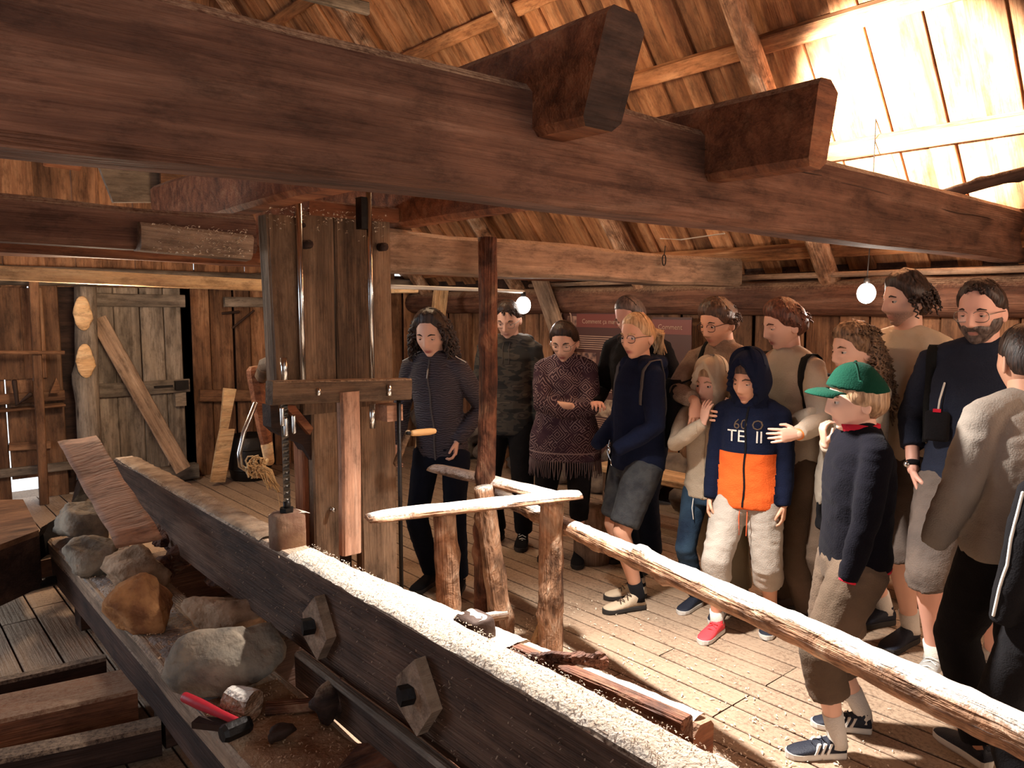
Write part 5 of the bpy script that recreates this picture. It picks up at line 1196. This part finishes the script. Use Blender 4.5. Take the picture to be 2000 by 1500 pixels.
        for sgn, (S, el, wr_, hd) in zip((-1, 1), arms):
            es = top.get('ease_s', .008)
            mb.add(*tube([Vector((sway, sp(.84 * s) - .012, .842 * s)), Vector((sway, sp(.84 * s) - .012, .836 * s)).lerp(S + Vector((0, 0, .006)), .55), S + Vector((0, 0, -.004 * s))], [.030 * s, (.030 + es * .4) * s, (.029 + es * .6) * s], 12))
            P = [S + Vector((-sgn * .035, 0, .0)), S, S.lerp(el, .5), el, el.lerp(wr_, .35), el.lerp(wr_, .75), el.lerp(wr_, 1.0)]; R = [(.032 + es * .3) * s, (.031 + es * .6) * s, (.028 + es) * s, (.0235 + es) * s, (.0225 + es) * s, (.0185 + es) * s, (.0155 + es * .8) * s]
            slx = sl if not isinstance(sl, tuple) else sl[0 if sgn < 0 else 1]
            if slx < 1:
                cum = [0, .05, .28, .5, .67, .87, 1.0]; i = max(k for k, c in enumerate(cum) if c < slx); t_ = (slx - cum[i]) / (cum[i + 1] - cum[i]); P = P[:i + 1] + [P[i].lerp(P[i + 1], t_)]; R = R[:i + 1] + [R[i] + (R[i + 1] - R[i]) * t_]
            mb.add(*tube(P, R, 14, cap='flat'))
        if top.get('collar'):
            mb.add(*loft([(sway, sp(.83 * s) - .010, .825 * s, .056 * s, .050 * s), (sway, sp(.85 * s) - .008, .842 * s + .01, .042 * s, .041 * s), (sway, sp(.86 * s) - .006, .842 * s + top['collar'], .040 * s, .039 * s)], 18))
        if top.get('hoodback'):
            for a in np.linspace(-1.9, 1.9, 9): mb.add(*ball((sway + math.sin(a) * .070 * s, sp(.84 * s) - .016 - math.cos(a) * .058 * s, .832 * s + .008 * math.cos(a)), .030 * s, 1, .9, .8, 10, 8))
            mb.add(*ball((sway, sp(.8 * s) - .075 * s, .80 * s), .045 * s, 1.1, .5, .9))
        o_, V, F = garment(mb, .0095, top['m'], top.get('name', 'sweater'), root, top.get('amp', .005), top.get('fr', (8, 8, 16)), 1, 3)
        out['top'] = (o_, V, F); out['tree'] = bvh(V, F)
        if top.get('m2'):   # second colour below / above a height
            z0, z1 = top['z2']; P = o_.data.polygons; o_.data.materials.append(top['m2'])
            sw2 = sw * top.get('w2', 1.25)
            cx_ = np.array([[V[list(f)].mean(0)] for f in F])[:, 0]
            mi = ((cx_[:, 2] < z1 * s) & (cx_[:, 2] > z0 * s) & (np.abs(cx_[:, 0] - sway) < sw2) & ((np.abs(cx_[:, 0] - sway) < sw * .98) | (cx_[:, 2] < 0))).astype(int)
            P.foreach_set('material_index', mi)
        if top.get('zip'):
            zs_ = np.linspace((.832) * s, hem * s + .01, 26); PP = [rc(out['tree'], (sway + .003 * math.sin(z_ * 30), 1, z_), (0, -1, 0), .001) for z_ in zs_]; PP = [p for p in PP if p]
            if len(PP) > 3:
                V2, F2 = strip(PP, .009, .003, [Vector((0, 1, 0))] * len(PP)); mb = MB(); mb.add(V2, F2); mb.build('zip', top['zip'], o_, False)
    # ---- feet
    if shoes:
        for sgn, (hpt, kn, ak, ft) in zip((-1, 1), legs):
            yaw = ft[2]; fwd = Vector((-math.sin(yaw), math.cos(yaw), 0)); q = Vector((ft[0], ft[1], 0))
            shoe(root, q, yaw, shoes.get('s', 1.0) * s / 1.75 * 1.03, shoes['m'], shoes.get('sole', M_soled), shoes.get('low', True), shoes.get('stripes'), laces=shoes.get('laces'))
            if socks:
                mb = MB(); mb.add(*tube([ak - Vector((0, 0, .03)), ak, ak.lerp(kn, socks[1])], [.027 * s, .0235 * s, .026 * s], 14, cap='flat')); mb.build('sock', socks[0], root, True)
    return out
def strap(P, side=1, x0=.6, m=None, width=.04, zlow=.62, name='backpack_strap', back=True, zl=1.25):
    """shoulder strap lying on the top garment, over one shoulder from chest to back"""
    s = P['s']; tree = P['tree']; cx = P['sway'] + side * .085 * s * x0 / .6; pts = []; nr = []
    c = Vector((cx, P['sp'](.75 * s) - .004, .745 * s))
    for a in np.linspace(-zl, math.pi + (1.0 if back else -1.2), 26):
        d = Vector((0, math.cos(a), math.sin(a)))
        if a < 0: o_ = c + Vector((0, 1, a * .12 * s)); dd = Vector((0, -1, 0))
        elif a > math.pi: o_ = c + Vector((0, -1, (math.pi - a) * .12 * s)); dd = Vector((0, 1, 0))
        else: o_ = c + d * 1.0; dd = -d
        h = tree.ray_cast(o_, dd)
        if h[0] is not None: pts.append(h[0] + -dd * .004); nr.append(-dd)
    if len(pts) < 4: return
    V, F = strip(pts, width, .004, nr); mb = MB(); mb.add(V, F); return mb.build(name, m, P['root'], True)
def backpack(P, m, w_=.28, h_=.40, d_=.15, z=.66, dy=0):
    s = P['s']; c = Vector((P['sway'], P['sp'](z * s) - .085 * s - d_ * .5 + dy, z * s)); mb = MB()
    mb.add(*loft([(c.x, c.y, c.z - h_ / 2, w_ * .42, d_ * .40), (c.x, c.y, c.z - h_ / 2 + .04, w_ * .5, d_ * .52), (c.x, c.y, c.z, w_ * .5, d_ * .55), (c.x, c.y, c.z + h_ * .35, w_ * .46, d_ * .46), (c.x, c.y, c.z + h_ / 2, w_ * .30, d_ * .28)], 24, 3))
    return mb.build('backpack', m, P['root'], True)
def chest_text(P, s_, size, z, x, m, name='lettering', ext=.0015):
    V, F = text_mb(s_, size, 0, size < .06); out = []
    for v in V:
        q = rc(P['tree'], (x - v[0], 1, z + v[1]), (0, -1, 0), .0025); out.append(tuple(q) if q else (x - v[0], .15, z + v[1]))
    mb = MB(); mb.add(out, F); return mb.build(name, m, P['top'][0], False)
def cords(P, m, ln=.09, dx=.022):
    s = P['s']
    for sg in (-1, 1):
        pts = [rc(P['tree'], (P['sway'] + sg * dx + .004 * math.sin(k), 1, .825 * s - k * ln / 6), (0, -1, 0), .003) for k in range(7)]
        pts = [p for p in pts if p]
        if len(pts) > 2:
            mb = MB(); mb.add(*tube(pts, .0025, 5)); mb.build('drawstring', m, P['top'][0], True)
def hang(sgn, H, x=.135, y=.03, z=.475, **k):
    d = dict(w=(sgn * x * H / 1.0, y * H / 1.0, z * H), e=(sgn * .5, -1, 0), p=(-sgn, 0, 0), d=(0, .12, -1), c=.35); d.update(k); return d
# ---------------------------------------------------------------- the visitors
C_black = cloth('black_cloth', (.010, .009, .010)); C_navy = cloth('navy_cloth', (.008, .011, .028)); C_navy2 = cloth('dark_navy_fleece', (.004, .0034, .006)); C_jean = cloth('blue_denim', (.035, .065, .10), (.015, .025, .045), cscale=7)
C_jeand = cloth('dark_denim', (.008, .010, .018)); C_grey = cloth('grey_shorts_cloth', (.055, .055, .055), (.03, .03, .033), cscale=16); C_beige = cloth('cream_knit', (.54, .43, .31)); C_knit = cloth('taupe_ribbed_knit', (.30, .22, .16), (.24, .17, .125), .9, cscale=40)
C_brown = cloth('brown_trousers_cloth', (.12, .08, .055), (.08, .055, .037)); C_sweat = cloth('grey_sweat_shorts', (.42, .36, .30)); C_orange = cloth('orange_hoodie_cloth', (.80, .13, .025)); C_tee = cloth('pale_cream_tee', (.78, .62, .44)); C_lt = cloth('pale_shirt_cloth', (.46, .385, .30)); C_sg = cloth('grey_sweatshirt', (.27, .225, .185))
C_white = cloth('white_cotton', (.72, .66, .58)); C_green = cloth('green_cap_cloth', (.004, .036, .021)); C_khaki = cloth('beige_trousers_cloth', (.34, .26, .16)); C_bshort = cloth('grey_brown_shorts', (.14, .105, .085), (.09, .07, .06)); C_red = cloth('red_edge_cloth', (.55, .02, .04)); C_dn = cloth('slate_navy_jersey', (.022, .026, .042))
M_redshoe = plain('red_mesh_shoe', (.75, .05, .06), .55, 0, .3, 200); M_greyshoe = plain('grey_mesh_shoe', (.34, .33, .31), .7, 0, .4, 200); M_bshoe = plain('black_mesh_shoe', (.012, .014, .024), .6, 0, .3, 200); M_boot = plain('beige_suede_boot', (.50, .38, .26), .8, 0, .3, 80); M_brshoe = plain('brown_shoe', (.06, .035, .025), .6)
M_frame = plain('dark_glasses_frame', (.03, .012, .010), .3); M_wire = plain('metal_glasses_frame', (.25, .20, .16), .3, .8); M_strap = cloth('grey_strap_webbing', (.10, .085, .08)); M_strapb = cloth('black_strap_webbing', (.012, .012, .012)); M_cord = plain('white_cord', (.75, .70, .62), .8); M_ocord = plain('orange_cord', (.75, .12, .04), .8)
def camo():
    m, t, b = nt('camouflage_cloth'); L = t.links.new; v = coords(t, (7, 7, 20), False); n = N(t, 'TexNoise', Scale=1.0, Detail=2.0); L(v, n.inputs['Vector'])
    r = ramp(t, [(.40, (.012, .011, .010)), (.46, (.045, .036, .026)), (.56, (.025, .02, .016)), (.62, (.07, .055, .04))]); r.color_ramp.interpolation = 'CONSTANT'; L(n.outputs[0], r.inputs[0]); L(r.outputs[0], b.inputs['Base Color']); b.inputs['Roughness'].default_value = .9; return m
def poncho_mat():
    m, t, b = nt('patterned_purple_weave'); L = t.links.new; v = coords(t, (1, .5, 1), False)
    n = N(t, 'TexVoronoi', Scale=13.0, feature='F1', distance='MANHATTAN'); L(v, n.inputs['Vector'])
    w1 = N(t, 'Math', operation='MULTIPLY'); w1.inputs[1].default_value = 26.0; L(n.outputs['Distance'], w1.inputs[0]); w2 = N(t, 'Math', operation='SINE'); L(w1.outputs[0], w2.inputs[0])
    r = ramp(t, [(.0, (.030, .010, .018)), (.55, (.075, .022, .040)), (.66, (.22, .14, .15)), (.95, (.27, .19, .18))]); L(w2.outputs[0], r.inputs[0])
    n2 = N(t, 'TexNoise', Scale=11.0, Detail=3.0); L(v, n2.inputs['Vector']); rr_ = ramp(t, [(.36, (0, 0, 0)), (.46, (1, 1, 1))]); L(n2.outputs[0], rr_.inputs[0])
    # horizontal bands
    tc = N(t, 'TexCoord'); sx = N(t, 'SeparateXYZ'); L(tc.outputs['Object'], sx.inputs[0]); f1 = N(t, 'Math', operation='MULTIPLY'); f1.inputs[1].default_value = 95.0; L(sx.outputs[2], f1.inputs[0]); f2 = N(t, 'Math', operation='SINE'); L(f1.outputs[0], f2.inputs[0]); rb = ramp(t, [(.86, (0, 0, 0)), (.95, (1, 1, 1))]); L(f2.outputs[0], rb.inputs[0])
    lo = N(t, 'MapRange'); lo.inputs[1].default_value = .80; lo.inputs[2].default_value = .78; L(sx.outputs[2], lo.inputs[0]); mu = N(t, 'Math', operation='MULTIPLY'); L(lo.outputs[0], mu.inputs[0]); L(rb.outputs[0], mu.inputs[1])
    c = mixc(t, rr_.outputs[0], (.045, .016, .028), r.outputs[0]); c = mixc(t, mu.outputs[0], c, (.26, .18, .17)); L(c, b.inputs['Base Color']); b.inputs['Roughness'].default_value = .95; return m
def jacket_mat():
    m, t, b = nt('wavy_quilted_jacket'); L = t.links.new; v = coords(t, (1, 1, 1), False); n = N(t, 'TexWave', Scale=24.0, Distortion=9.0, Detail=2.0, bands_direction='Z'); n.inputs['Detail Scale'].default_value = .8; L(v, n.inputs['Vector'])
    r = ramp(t, [(.3, (.020, .014, .020)), (.8, (.055, .042, .052))]); L(n.outputs[0], r.inputs[0]); L(r.outputs[0], b.inputs['Base Color']); b.inputs['Roughness'].default_value = .75
    bp = N(t, 'Bump', Strength=.5, Distance=.006); L(n.outputs[0], bp.inputs['Height']); L(bp.outputs[0], b.inputs['Normal']); return m
def feet(w_=.09, st=.03, yaw=.15): return [(-w_, st, yaw), (w_, -st, -yaw)]

# 1 guide
H = 1.67
P = person('woman guide with long dark curly hair, patterned dark zip jacket, looking down', 2.60, 3.66, H, 16, 'fair', 'dark', .98, fem=True, lean=.22, head=(4, 18), hairstyle='longwave', eyes=.35, build=.88, shoulders=.94,
    hands=[dict(W=at(892, 862, d=4.42), EH=RT - FH * -.6, D=Vector((0, 0, -1)) - FH * .25 - RT * .1, PN=-RT, c=.6), hang(1, H, .13, .10, .53, c=.4)], feet=feet(.10, .02), bottom=dict(m=C_jeand, ease=.006), top=dict(m=jacket_mat(), ease=.010, hem=.475, collar=.03, zip=M_strap, name='zip_jacket'), shoes=dict(m=C_black))
mb = MB(); q = rc(P['tree'], (0, 1, .80 * H), (0, -1, 0)); mb.add(*tube([q, q + Vector((.004, .008, -.05))], .005, 6)); mb.build('zip_pull', M_wire, P['root'], True)
for sgn in (-1, 1):
    pts = [Vector((sgn * (.05 + .013 * k) * H, P['sp'](.8 * H) + .01, 2)) for k in range(6)]; hh = [P['tree'].ray_cast(p, Vector((0, 0, -1)))[0] for p in pts]; hh = [h + Vector((0, 0, .003)) for h in hh if h]
    if len(hh) > 2: mb = MB(); mb.add(*tube(hh, .003, 5)); mb.build('piping', M_cord, P['top'][0], True)
# 2 teenager in camouflage hoodie
H = 1.74
P = person('teenage boy in dark camouflage hoodie and glasses behind the bark pole', 3.49, 4.09, H, 12, 'fair', 'dark', 1.0, head=(0, 22), hairstyle='short', glasses=dict(m=M_wire), eyes=.5, build=.98,
    hands=[hang(-1, H, hide=1), hang(1, H, hide=1)], feet=feet(.10, .02), bottom=dict(m=C_black), top=dict(m=camo(), ease=.016, hem=.46, collar=.02, hoodback=1, name='hoodie'), shoes=dict(m=C_black, laces=M_cord)); cords(P, M_strap, .14)
# 3 woman in patterned poncho, arms crossed
H = 1.60
PM = poncho_mat()
P = person('woman in glasses with crossed arms, purple patterned fringed poncho', 3.54, 3.58, H, 14, 'fair', 'dark', 1.0, fem=True, head=(-4, 20), hairstyle='updo', glasses=dict(m=M_wire, r=.023), eyes=.5, build=1.12,
    hands=[dict(w=(.03 * H, .125 * H, .645 * H), e=(-1, -.1, -.6), d=(1, -.2, .10), p=(0, -1, .1), c=.3, hide=1), dict(w=(-.065 * H, .150 * H, .665 * H), e=(1, -.1, -.6), d=(-1, -.35, .12), p=(0, -1, 0), c=.35, hide=1)], feet=feet(.10, .03), bottom=dict(m=C_black, to=.66, ease=.006, name='leggings'),
    top=dict(m=PM, ease=.018, hem=.43, flare=.030, collar=.015, sleeve=(1.0, .70), ease_s=.018, name='poncho', amp=.006), shoes=dict(m=C_black), socks=None)
mb = MB(); V = P['top'][1]; zlow = V[:, 2].min()
for k in range(92):
    a = 2 * PI * k / 92; ca, sa_ = math.cos(a), math.sin(a); rx = (.090 * 1.12 + .018 + .030) * H; ry = (.068 * 1.12 + .014 + .021) * H
    p = Vector((ca * rx * .98, sa_ * ry * .98, .436 * H)); mb.add(*tube([p, p + Vector((ca * .006, sa_ * .006, -.05)), p + Vector((ca * .004 + rr.uniform(-.012, .012), sa_ * .004, -.105 - rr.random() * .02))], [.0045, .0035, .002], 4))
o = mb.build('fringe', cloth('purple_grey_fringe', (.20, .14, .14)), P['root'], True); o['kind'] = 'stuff'
# 4 tall man behind
H = 1.78
P = person('tall man with cropped greying hair and glasses, dark jacket, stooping behind the blond woman', 3.86, 3.20, H, 40, 'pink', 'grey', 1.0, lean=.15, head=(-6, 30), hairstyle='buzz', glasses=dict(m=M_wire), eyes=.4, hands=[hang(-1, H, .10, .13, .58, c=.5), dict(w=(.10 * H, .16 * H, .60 * H), c=.6, d=(-.6, .6, .2), p=(0, 0, -1))], feet=feet(.10, .04), bottom=dict(m=C_jeand), top=dict(m=C_black, ease=.018, hem=.47, collar=.03, name='jacket'), shoes=dict(m=C_black))
# 5 blond woman
H = 1.65
P = person('blond woman with ponytail and glasses, navy hoodie, grey shorts, beige hiking boots', 3.30, 2.76, H, 72, 'tan', 'blond', .97, fem=True, head=(22, 6), hairstyle='ponytail', glasses=dict(m=M_frame), hands=[dict(w=(-.075 * H, .12 * H, .555 * H), e=(-.7, -1, -.2), hide=1), dict(w=(.07 * H, .125 * H, .545 * H), e=(.6, -1, -.2), c=.6, d=(-.5, .7, -.2), p=(0, 0, -1), hide=1)], feet=[(-.08, .06, .05), (.08, -.03, -.1)], build=1.03,
    bottom=dict(m=C_grey, to=.44, ease=.012, name='shorts'), top=dict(m=C_navy, ease=.013, hem=.475, collar=.012, hoodback=1, name='hoodie'), shoes=dict(m=M_boot, low=False, laces=M_brshoe), socks=(C_black, .22))
strap(P, 1, .66, M_strap, .03, zl=.35); strap(P, -1, .66, M_strap, .03, zl=.35); backpack(P, C_black, .26, .38, .12)
mb = MB(); mb.add(*ball((.045, .155, .50 * H + .06), .020, 1, .6, 1.2)); mb.add(*tube([(.05, .15, .57 * H), (.045, .165, .53 * H), (.03, .15, .50 * H), (.0, .16, .49 * H)], .004, 6)); mb.build('key_pendant', M_steel, P['root'], True)
mb = MB(); 
q = P['arms'][1]; c = q[0].lerp(q[1], .62); tr = P['tree']; pts = [rc(tr, (1, c.y - .03 + .012 * k, c.z + .004 * math.sin(k)), (-1, 0, 0)) for k in range(6)]; pts = [p for p in pts if p]
if len(pts) > 2: mb.add(*tube(pts, .003, 5)); mb.build('sleeve_mark', M_cord, P['top'][0], True)
# 6 man in ribbed sweater
H = 1.73
P = person('man in glasses and taupe ribbed sweater holding the hooded child\'s shoulders', 3.80, 2.50, H, 50, 'tan', 'brown', 1.0, head=(-6, 14), hairstyle='fringe', glasses=dict(m=M_frame), lean=.18, build=1.02, beard=.3,
    hands=[dict(W=at(1440, 818, d=3.98), EH=RT * .8 + Vector((0, 0, -.6)), D=-RT * .75 - FH * .3 + Vector((0, 0, .05)), PN=FH, c=.30), dict(W=at(1358, 783, d=4.04), EH=-RT * .8 + Vector((0, 0, -.6)), D=Vector((0, 0, -1)) - FH * .3, PN=FH, c=.3)], feet=feet(.11, .04), bottom=dict(m=C_khaki), top=dict(m=C_knit, ease=.013, hem=.48, collar=.045, name='ribbed_sweater', sleeve=.93), shoes=dict(m=M_brshoe)); strap(P, 1, .35, M_strapb, .03, name='bag_strap')
# 7 cream hooded child
H = 1.375
P = person('child with cream hood up, hands pressed to the cheeks, blue jeans', 3.50, 2.42, H, 34, 'fair', 'sandy', .90, child=True, head=(-14, -3), hairstyle='bowl', build=.92,
    hands=[dict(W=at(1432, 822, d=3.97), EH=RT * .8 - Vector((0, 0, 1)), D=Vector((0, 0, 1)) - RT * .12, PN=-RT + FH * .6, c=.25), dict(W=at(1374, 826, d=3.98), EH=-RT * .8 - Vector((0, 0, 1)), D=Vector((0, 0, 1)) + RT * .10, PN=RT + FH * .6, c=.25)], feet=feet(.08, .02), bottom=dict(m=C_jean, ease=.007), top=dict(m=C_beige, ease=.014, hem=.475, name='hooded_jacket', zip=C_beige), hood=dict(m=C_beige), shoes=dict(m=M_bshoe, sole=M_sole))
for sg in (-1, 1):
    mb = MB(); mb.add(*tube([(sg * .05, .105, .475 * H), (sg * .052, .115, .44 * H), (sg * .045, .11, .395 * H)], .003, 5)); mb.build('drawstring', M_cord, P['top'][0], True)
# 8 auburn-haired woman
H = 1.72
P = person('woman with short auburn hair and pale shirt, arm round the boy in orange', 3.80, 2.08, H, 66, 'fair', 'auburn', .98, fem=True, head=(-16, 12), hairstyle='fringe', lean=.15, eyes=.6,
    hands=[dict(W=at(1560, 848, d=3.60), EH=(.5, -.3, -.8), D=-RT * .98 + Vector((0, 0, -.08)) + FH * .05, PN=FH, c=.12), dict(w=(.16, .02, .95), e=(1, -.4, -.5), hide=1)], feet=feet(.10, .02), bottom=dict(m=C_brown, ease=.012), top=dict(m=C_lt, ease=.012, hem=.47, collar=.02, name='shirt'), shoes=dict(m=M_brshoe)); strap(P, 1, .62, M_strapb, .045); strap(P, -1, .62, M_strapb, .045); backpack(P, M_strapb, .26, .38, .13)
q = P['arms'][0]; mb = MB(); ax_ = (q[2] - q[1]).normalized(); mb.add(*tube([q[2] - ax_ * .012, q[2] + ax_ * .004], .028, 14, cap='flat')); mb.build('wristband', plain('orange_band', (.75, .22, .05), .6), P['root'], True)
# 9 boy in orange hoodie
H = 1.435
P = person('boy in orange and navy hoodie with hood up, grey shorts, red shoe', 3.44, 2.14, H, 30, 'tan', 'brown', .92, child=True, head=(-18, 8), hairstyle='bowl', build=.98, eyes=.6,
    hands=[hang(-1, H, .125, .02, .485, c=.55), hang(1, H, .125, .05, .485, c=.75)], feet=[(-.11, -.09, .1), (.12, .13, -.15)], bottom=dict(m=C_sweat, to=.66, ease=.017, name='shorts', amp=.006), top=dict(m=C_navy, ease=.017, hem=.470, flare=.010, name='hoodie', m2=C_orange, z2=(.4, .668), zip=C_black), hood=dict(m=C_navy),
    shoes=dict(m=M_redshoe, sole=M_sole, laces=M_redshoe), socks=(C_white, .16))
[c for c in P['root'].children if c.name.startswith('shoe')][0].data.materials[0] = M_bshoe
chest_text(P, 'TE  ll', .084, .706 * H, P['sway'] + .005, C_white); chest_text(P, '60 O', .070, .750 * H, P['sway'] - .01, C_brown)
for sg in (-1, 1):
    mb = MB(); mb.add(*tube([(sg * .018, .098, .48 * H), (sg * .020, .112, .44 * H), (sg * .018, .108, .375 * H)], .0028, 5)); mb.build('drawstring', M_ocord, P['bot'][0], True)
# 10 curly haired woman
H = 1.60
P = person('young woman with long curly hair and pale cardigan, hand at chin, behind capped boy', 3.70, 1.74, H, 70, 'fair', 'curly', .98, fem=True, head=(-6, 4), hairstyle='longcurl',
    hands=[dict(W=at(1612, 868, d=3.42), EH=Vector((0, 0, -1)) + RT * .2, c=.7, D=Vector((0, 0, 1)) - RT * .25, PN=RT), dict(w=(.06, .19, 1.16), e=(1, .3, -1), hide=1)], feet=feet(.09, .06), bottom=dict(m=C_brown, ease=.012), top=dict(m=C_lt, ease=.014, hem=.44, flare=.01, name='cardigan', amp=.006), shoes=dict(m=M_brshoe, laces=M_cord, sole=M_sole))
mb = MB(); mb.add(*loft([(0, 0, .36 * H, .115 * H, .085 * H), (0, 0, .44 * H, .112 * H, .083 * H), (0, 0, .58 * H, .095 * H, .072 * H), (0, 0, .60 * H, .088 * H, .065 * H)], 22, 2.3)); garment(mb, .011, C_black, 'tunic', P['root'], .005)
# 11 tall young man in cream tee
H = 1.845
P = person('tall young man with wavy dark hair and pale cream t-shirt, black shoulder bag', 3.98, 1.62, H, 62, 'fair', 'dark', 1.0, head=(-22, 4), hairstyle='shaggy', beard=.7, hands=[hang(-1, H), hang(1, H)], feet=feet(.11, .05), bottom=dict(m=C_bshort, to=.52, ease=.018, name='shorts'), top=dict(m=C_tee, ease=.014, hem=.49, sleeve=.38, ease_s=.016, name='t_shirt'), shoes=dict(m=M_bshoe, sole=M_soled), socks=(C_white, .2))
mb = MB(); mb.add(*loft([(.10, .12, .52 * H, .10, .045), (.10, .12, .54 * H, .12, .06), (.10, .12, .60 * H, .12, .06), (.10, .12, .63 * H, .09, .04)], 20, 3.2)); mb.build('shoulder_bag', C_black, P['root'], True)
# 12 bearded man
H = 1.80
P = person('bearded man in glasses, slate sweater and grey-brown shorts with backpack strap', 3.75, 1.21, H, 38, 'pink', 'dark', 1.03, head=(-14, 10), hairstyle='receding', beard=2, glasses=dict(m=M_wire, r=.024), build=1.10, shoulders=1.03, eyes=.6,
    hands=[dict(w=(-.20, .02, .90), e=(-.6, -1, 0), c=.8, hide=1), dict(w=(.235, .05, .935), e=(.6, -1, 0), c=.8, d=(-.4, .15, -1), hide=0)], feet=[(-.11, -.06, .1), (.11, .06, -.12)], bottom=dict(m=C_bshort, to=.54, ease=.020, name='shorts', amp=.006), top=dict(m=C_dn, ease=.014, hem=.485, sleeve=(.80, .78), name='sweater'), shoes=dict(m=M_greyshoe, sole=M_sole, laces=M_cord), socks=(C_white, .16))
strap(P, 1, .72, M_strapb, .042)
q = P['arms'][1]; ax_ = (q[2] - q[1]).normalized(); mb = MB(); mb.add(*tube([q[2] - ax_ * .045, q[2] - ax_ * .020], .031, 14, cap='flat')); wt = mb.build('watch_band', C_black, P['root'], True); mb = MB(); mb.add(*ball(q[2] - ax_ * .032 + Vector((.02, .022, 0)), .016, 1, 1, 1)); mb.build('watch_face', M_steel, wt, True)
mb = MB(); c = rc(P['tree'], (.125, 1, .66 * H), (0, -1, 0), .02); mb.add(*loft([(c.x, c.y, c.z - .09, .045, .022), (c.x, c.y, c.z - .08, .05, .028), (c.x, c.y, c.z + .03, .05, .028), (c.x, c.y, c.z + .04, .04, .02)], 16, 3)); pb_ = mb.build('phone_pouch', C_black, P['root'], True); mb = MB(); mb.add(*box((c.x, c.y + .02, c.z + .045), (.03, .012, .014))); mb.build('clip', C_red, pb_, False)
mb = MB(); mb.add(*tube([(c.x, c.y, c.z + .03), (c.x - .005, c.y, c.z + .09), rc(P['tree'], (.11, 1, .75 * H), (0, -1, 0), .012)], .004, 6)); mb.build('lanyard', M_cord, pb_, True)
# 13 boy in green cap
H = 1.46
P = person('boy in green cap and dark navy fleece, hand in pocket, nearest the rail', 2.82, 1.30, H, 92, 'fair', 'sandy', .93, child=True, head=(-8, 4), hairstyle='bowl', cap=C_green, build=1.0,
    hands=[dict(w=(-.125 * H, .065 * H, .485 * H), e=(-.5, -1, 0), hide=1), dict(w=(.10 * H, .0, .50 * H), e=(.5, -1, 0), hide=1)], feet=[(-.085, .10, .1), (.10, -.07, -.15)], bottom=dict(m=C_brown, to=.74, ease=.018, name='shorts', amp=.006), top=dict(m=C_navy2, ease=.015, hem=.495, collar=.015, name='fleece', amp=.006),
    shoes=dict(m=M_bshoe, sole=M_sole, stripes=C_white, laces=M_bshoe), socks=(C_white, .30))
mb = MB(); s_ = P['s']; mb.add(*loft([(0, P['sp'](.83 * s_) - .006, .832 * s_, .050 * s_, .044 * s_), (0, P['sp'](.84 * s_) + .002, .857 * s_, .050 * s_, .050 * s_), (0, P['sp'](.84 * s_) + .002, .858 * s_, .040 * s_, .038 * s_)], 18)); mb.build('red_collar', C_red, P['root'], True)
mb = MB(); q = P['arms'][0]; ax_ = (q[2] - q[1]).normalized(); mb.add(*tube([q[2] - ax_ * .004, q[2] + ax_ * .006], .030, 14, cap='flat')); mb.build('red_cuff', C_red, P['root'], True)
mb = MB(); mb.add(*loft([(0, -.004 * s_, .490 * s_, .103 * s_, .080 * s_), (0, -.004 * s_, .497 * s_, .105 * s_, .0805 * s_)], 24, 2.25)); mb.build('red_hem', C_red, P['root'], True)
# 14 man in grey sweatshirt from behind
H = 1.62
P = person('dark-haired person in grey sweatshirt seen from behind at the right edge', 3.16, .87, H, 172, 'tan', 'dark', .98, head=(-10, 4), hairstyle='buzz', build=1.05, hands=[hang(-1, H, .155, .06, .50, hide=1), hang(1, H, .15, .06, .50, hide=1)], feet=feet(.10, .02), bottom=dict(m=C_black, ease=.014), top=dict(m=C_sg, ease=.022, hem=.485, collar=.012, ease_s=.016, name='sweatshirt', amp=.007), shoes=dict(m=M_bshoe, sole=M_sole))
# 15 near child in black tracksuit
H = 1.38
P = person('child in black tracksuit with thin pale stripe at the bottom right edge', 2.90, .66, H, 165, 'fair', 'dark', .9, child=True, head=(-5, 5), hairstyle='bowl', hands=[hang(-1, H, .13, .04, .47, hide=1), hang(1, H, .13, .04, .47, hide=1)], feet=feet(.09, .03), bottom=dict(m=C_black, ease=.016), top=dict(m=C_black, ease=.020, hem=.44, ease_s=.014, name='track_jacket'), shoes=dict(m=M_bshoe, sole=M_sole))
q = P['arms'][0]; pts = []
for k in range(16):
    c = q[0].lerp(q[1], k / 8) if k < 8 else q[1].lerp(q[2], (k - 8) / 8); h = rc(P['tree'], c + Vector((-1, 0, 0)), (1, 0, 0), .002)
    if h: pts.append(h)
if len(pts) > 3: mb = MB(); mb.add(*tube(pts, .005, 5)); mb.build('stripe', M_cord, P['top'][0], True)
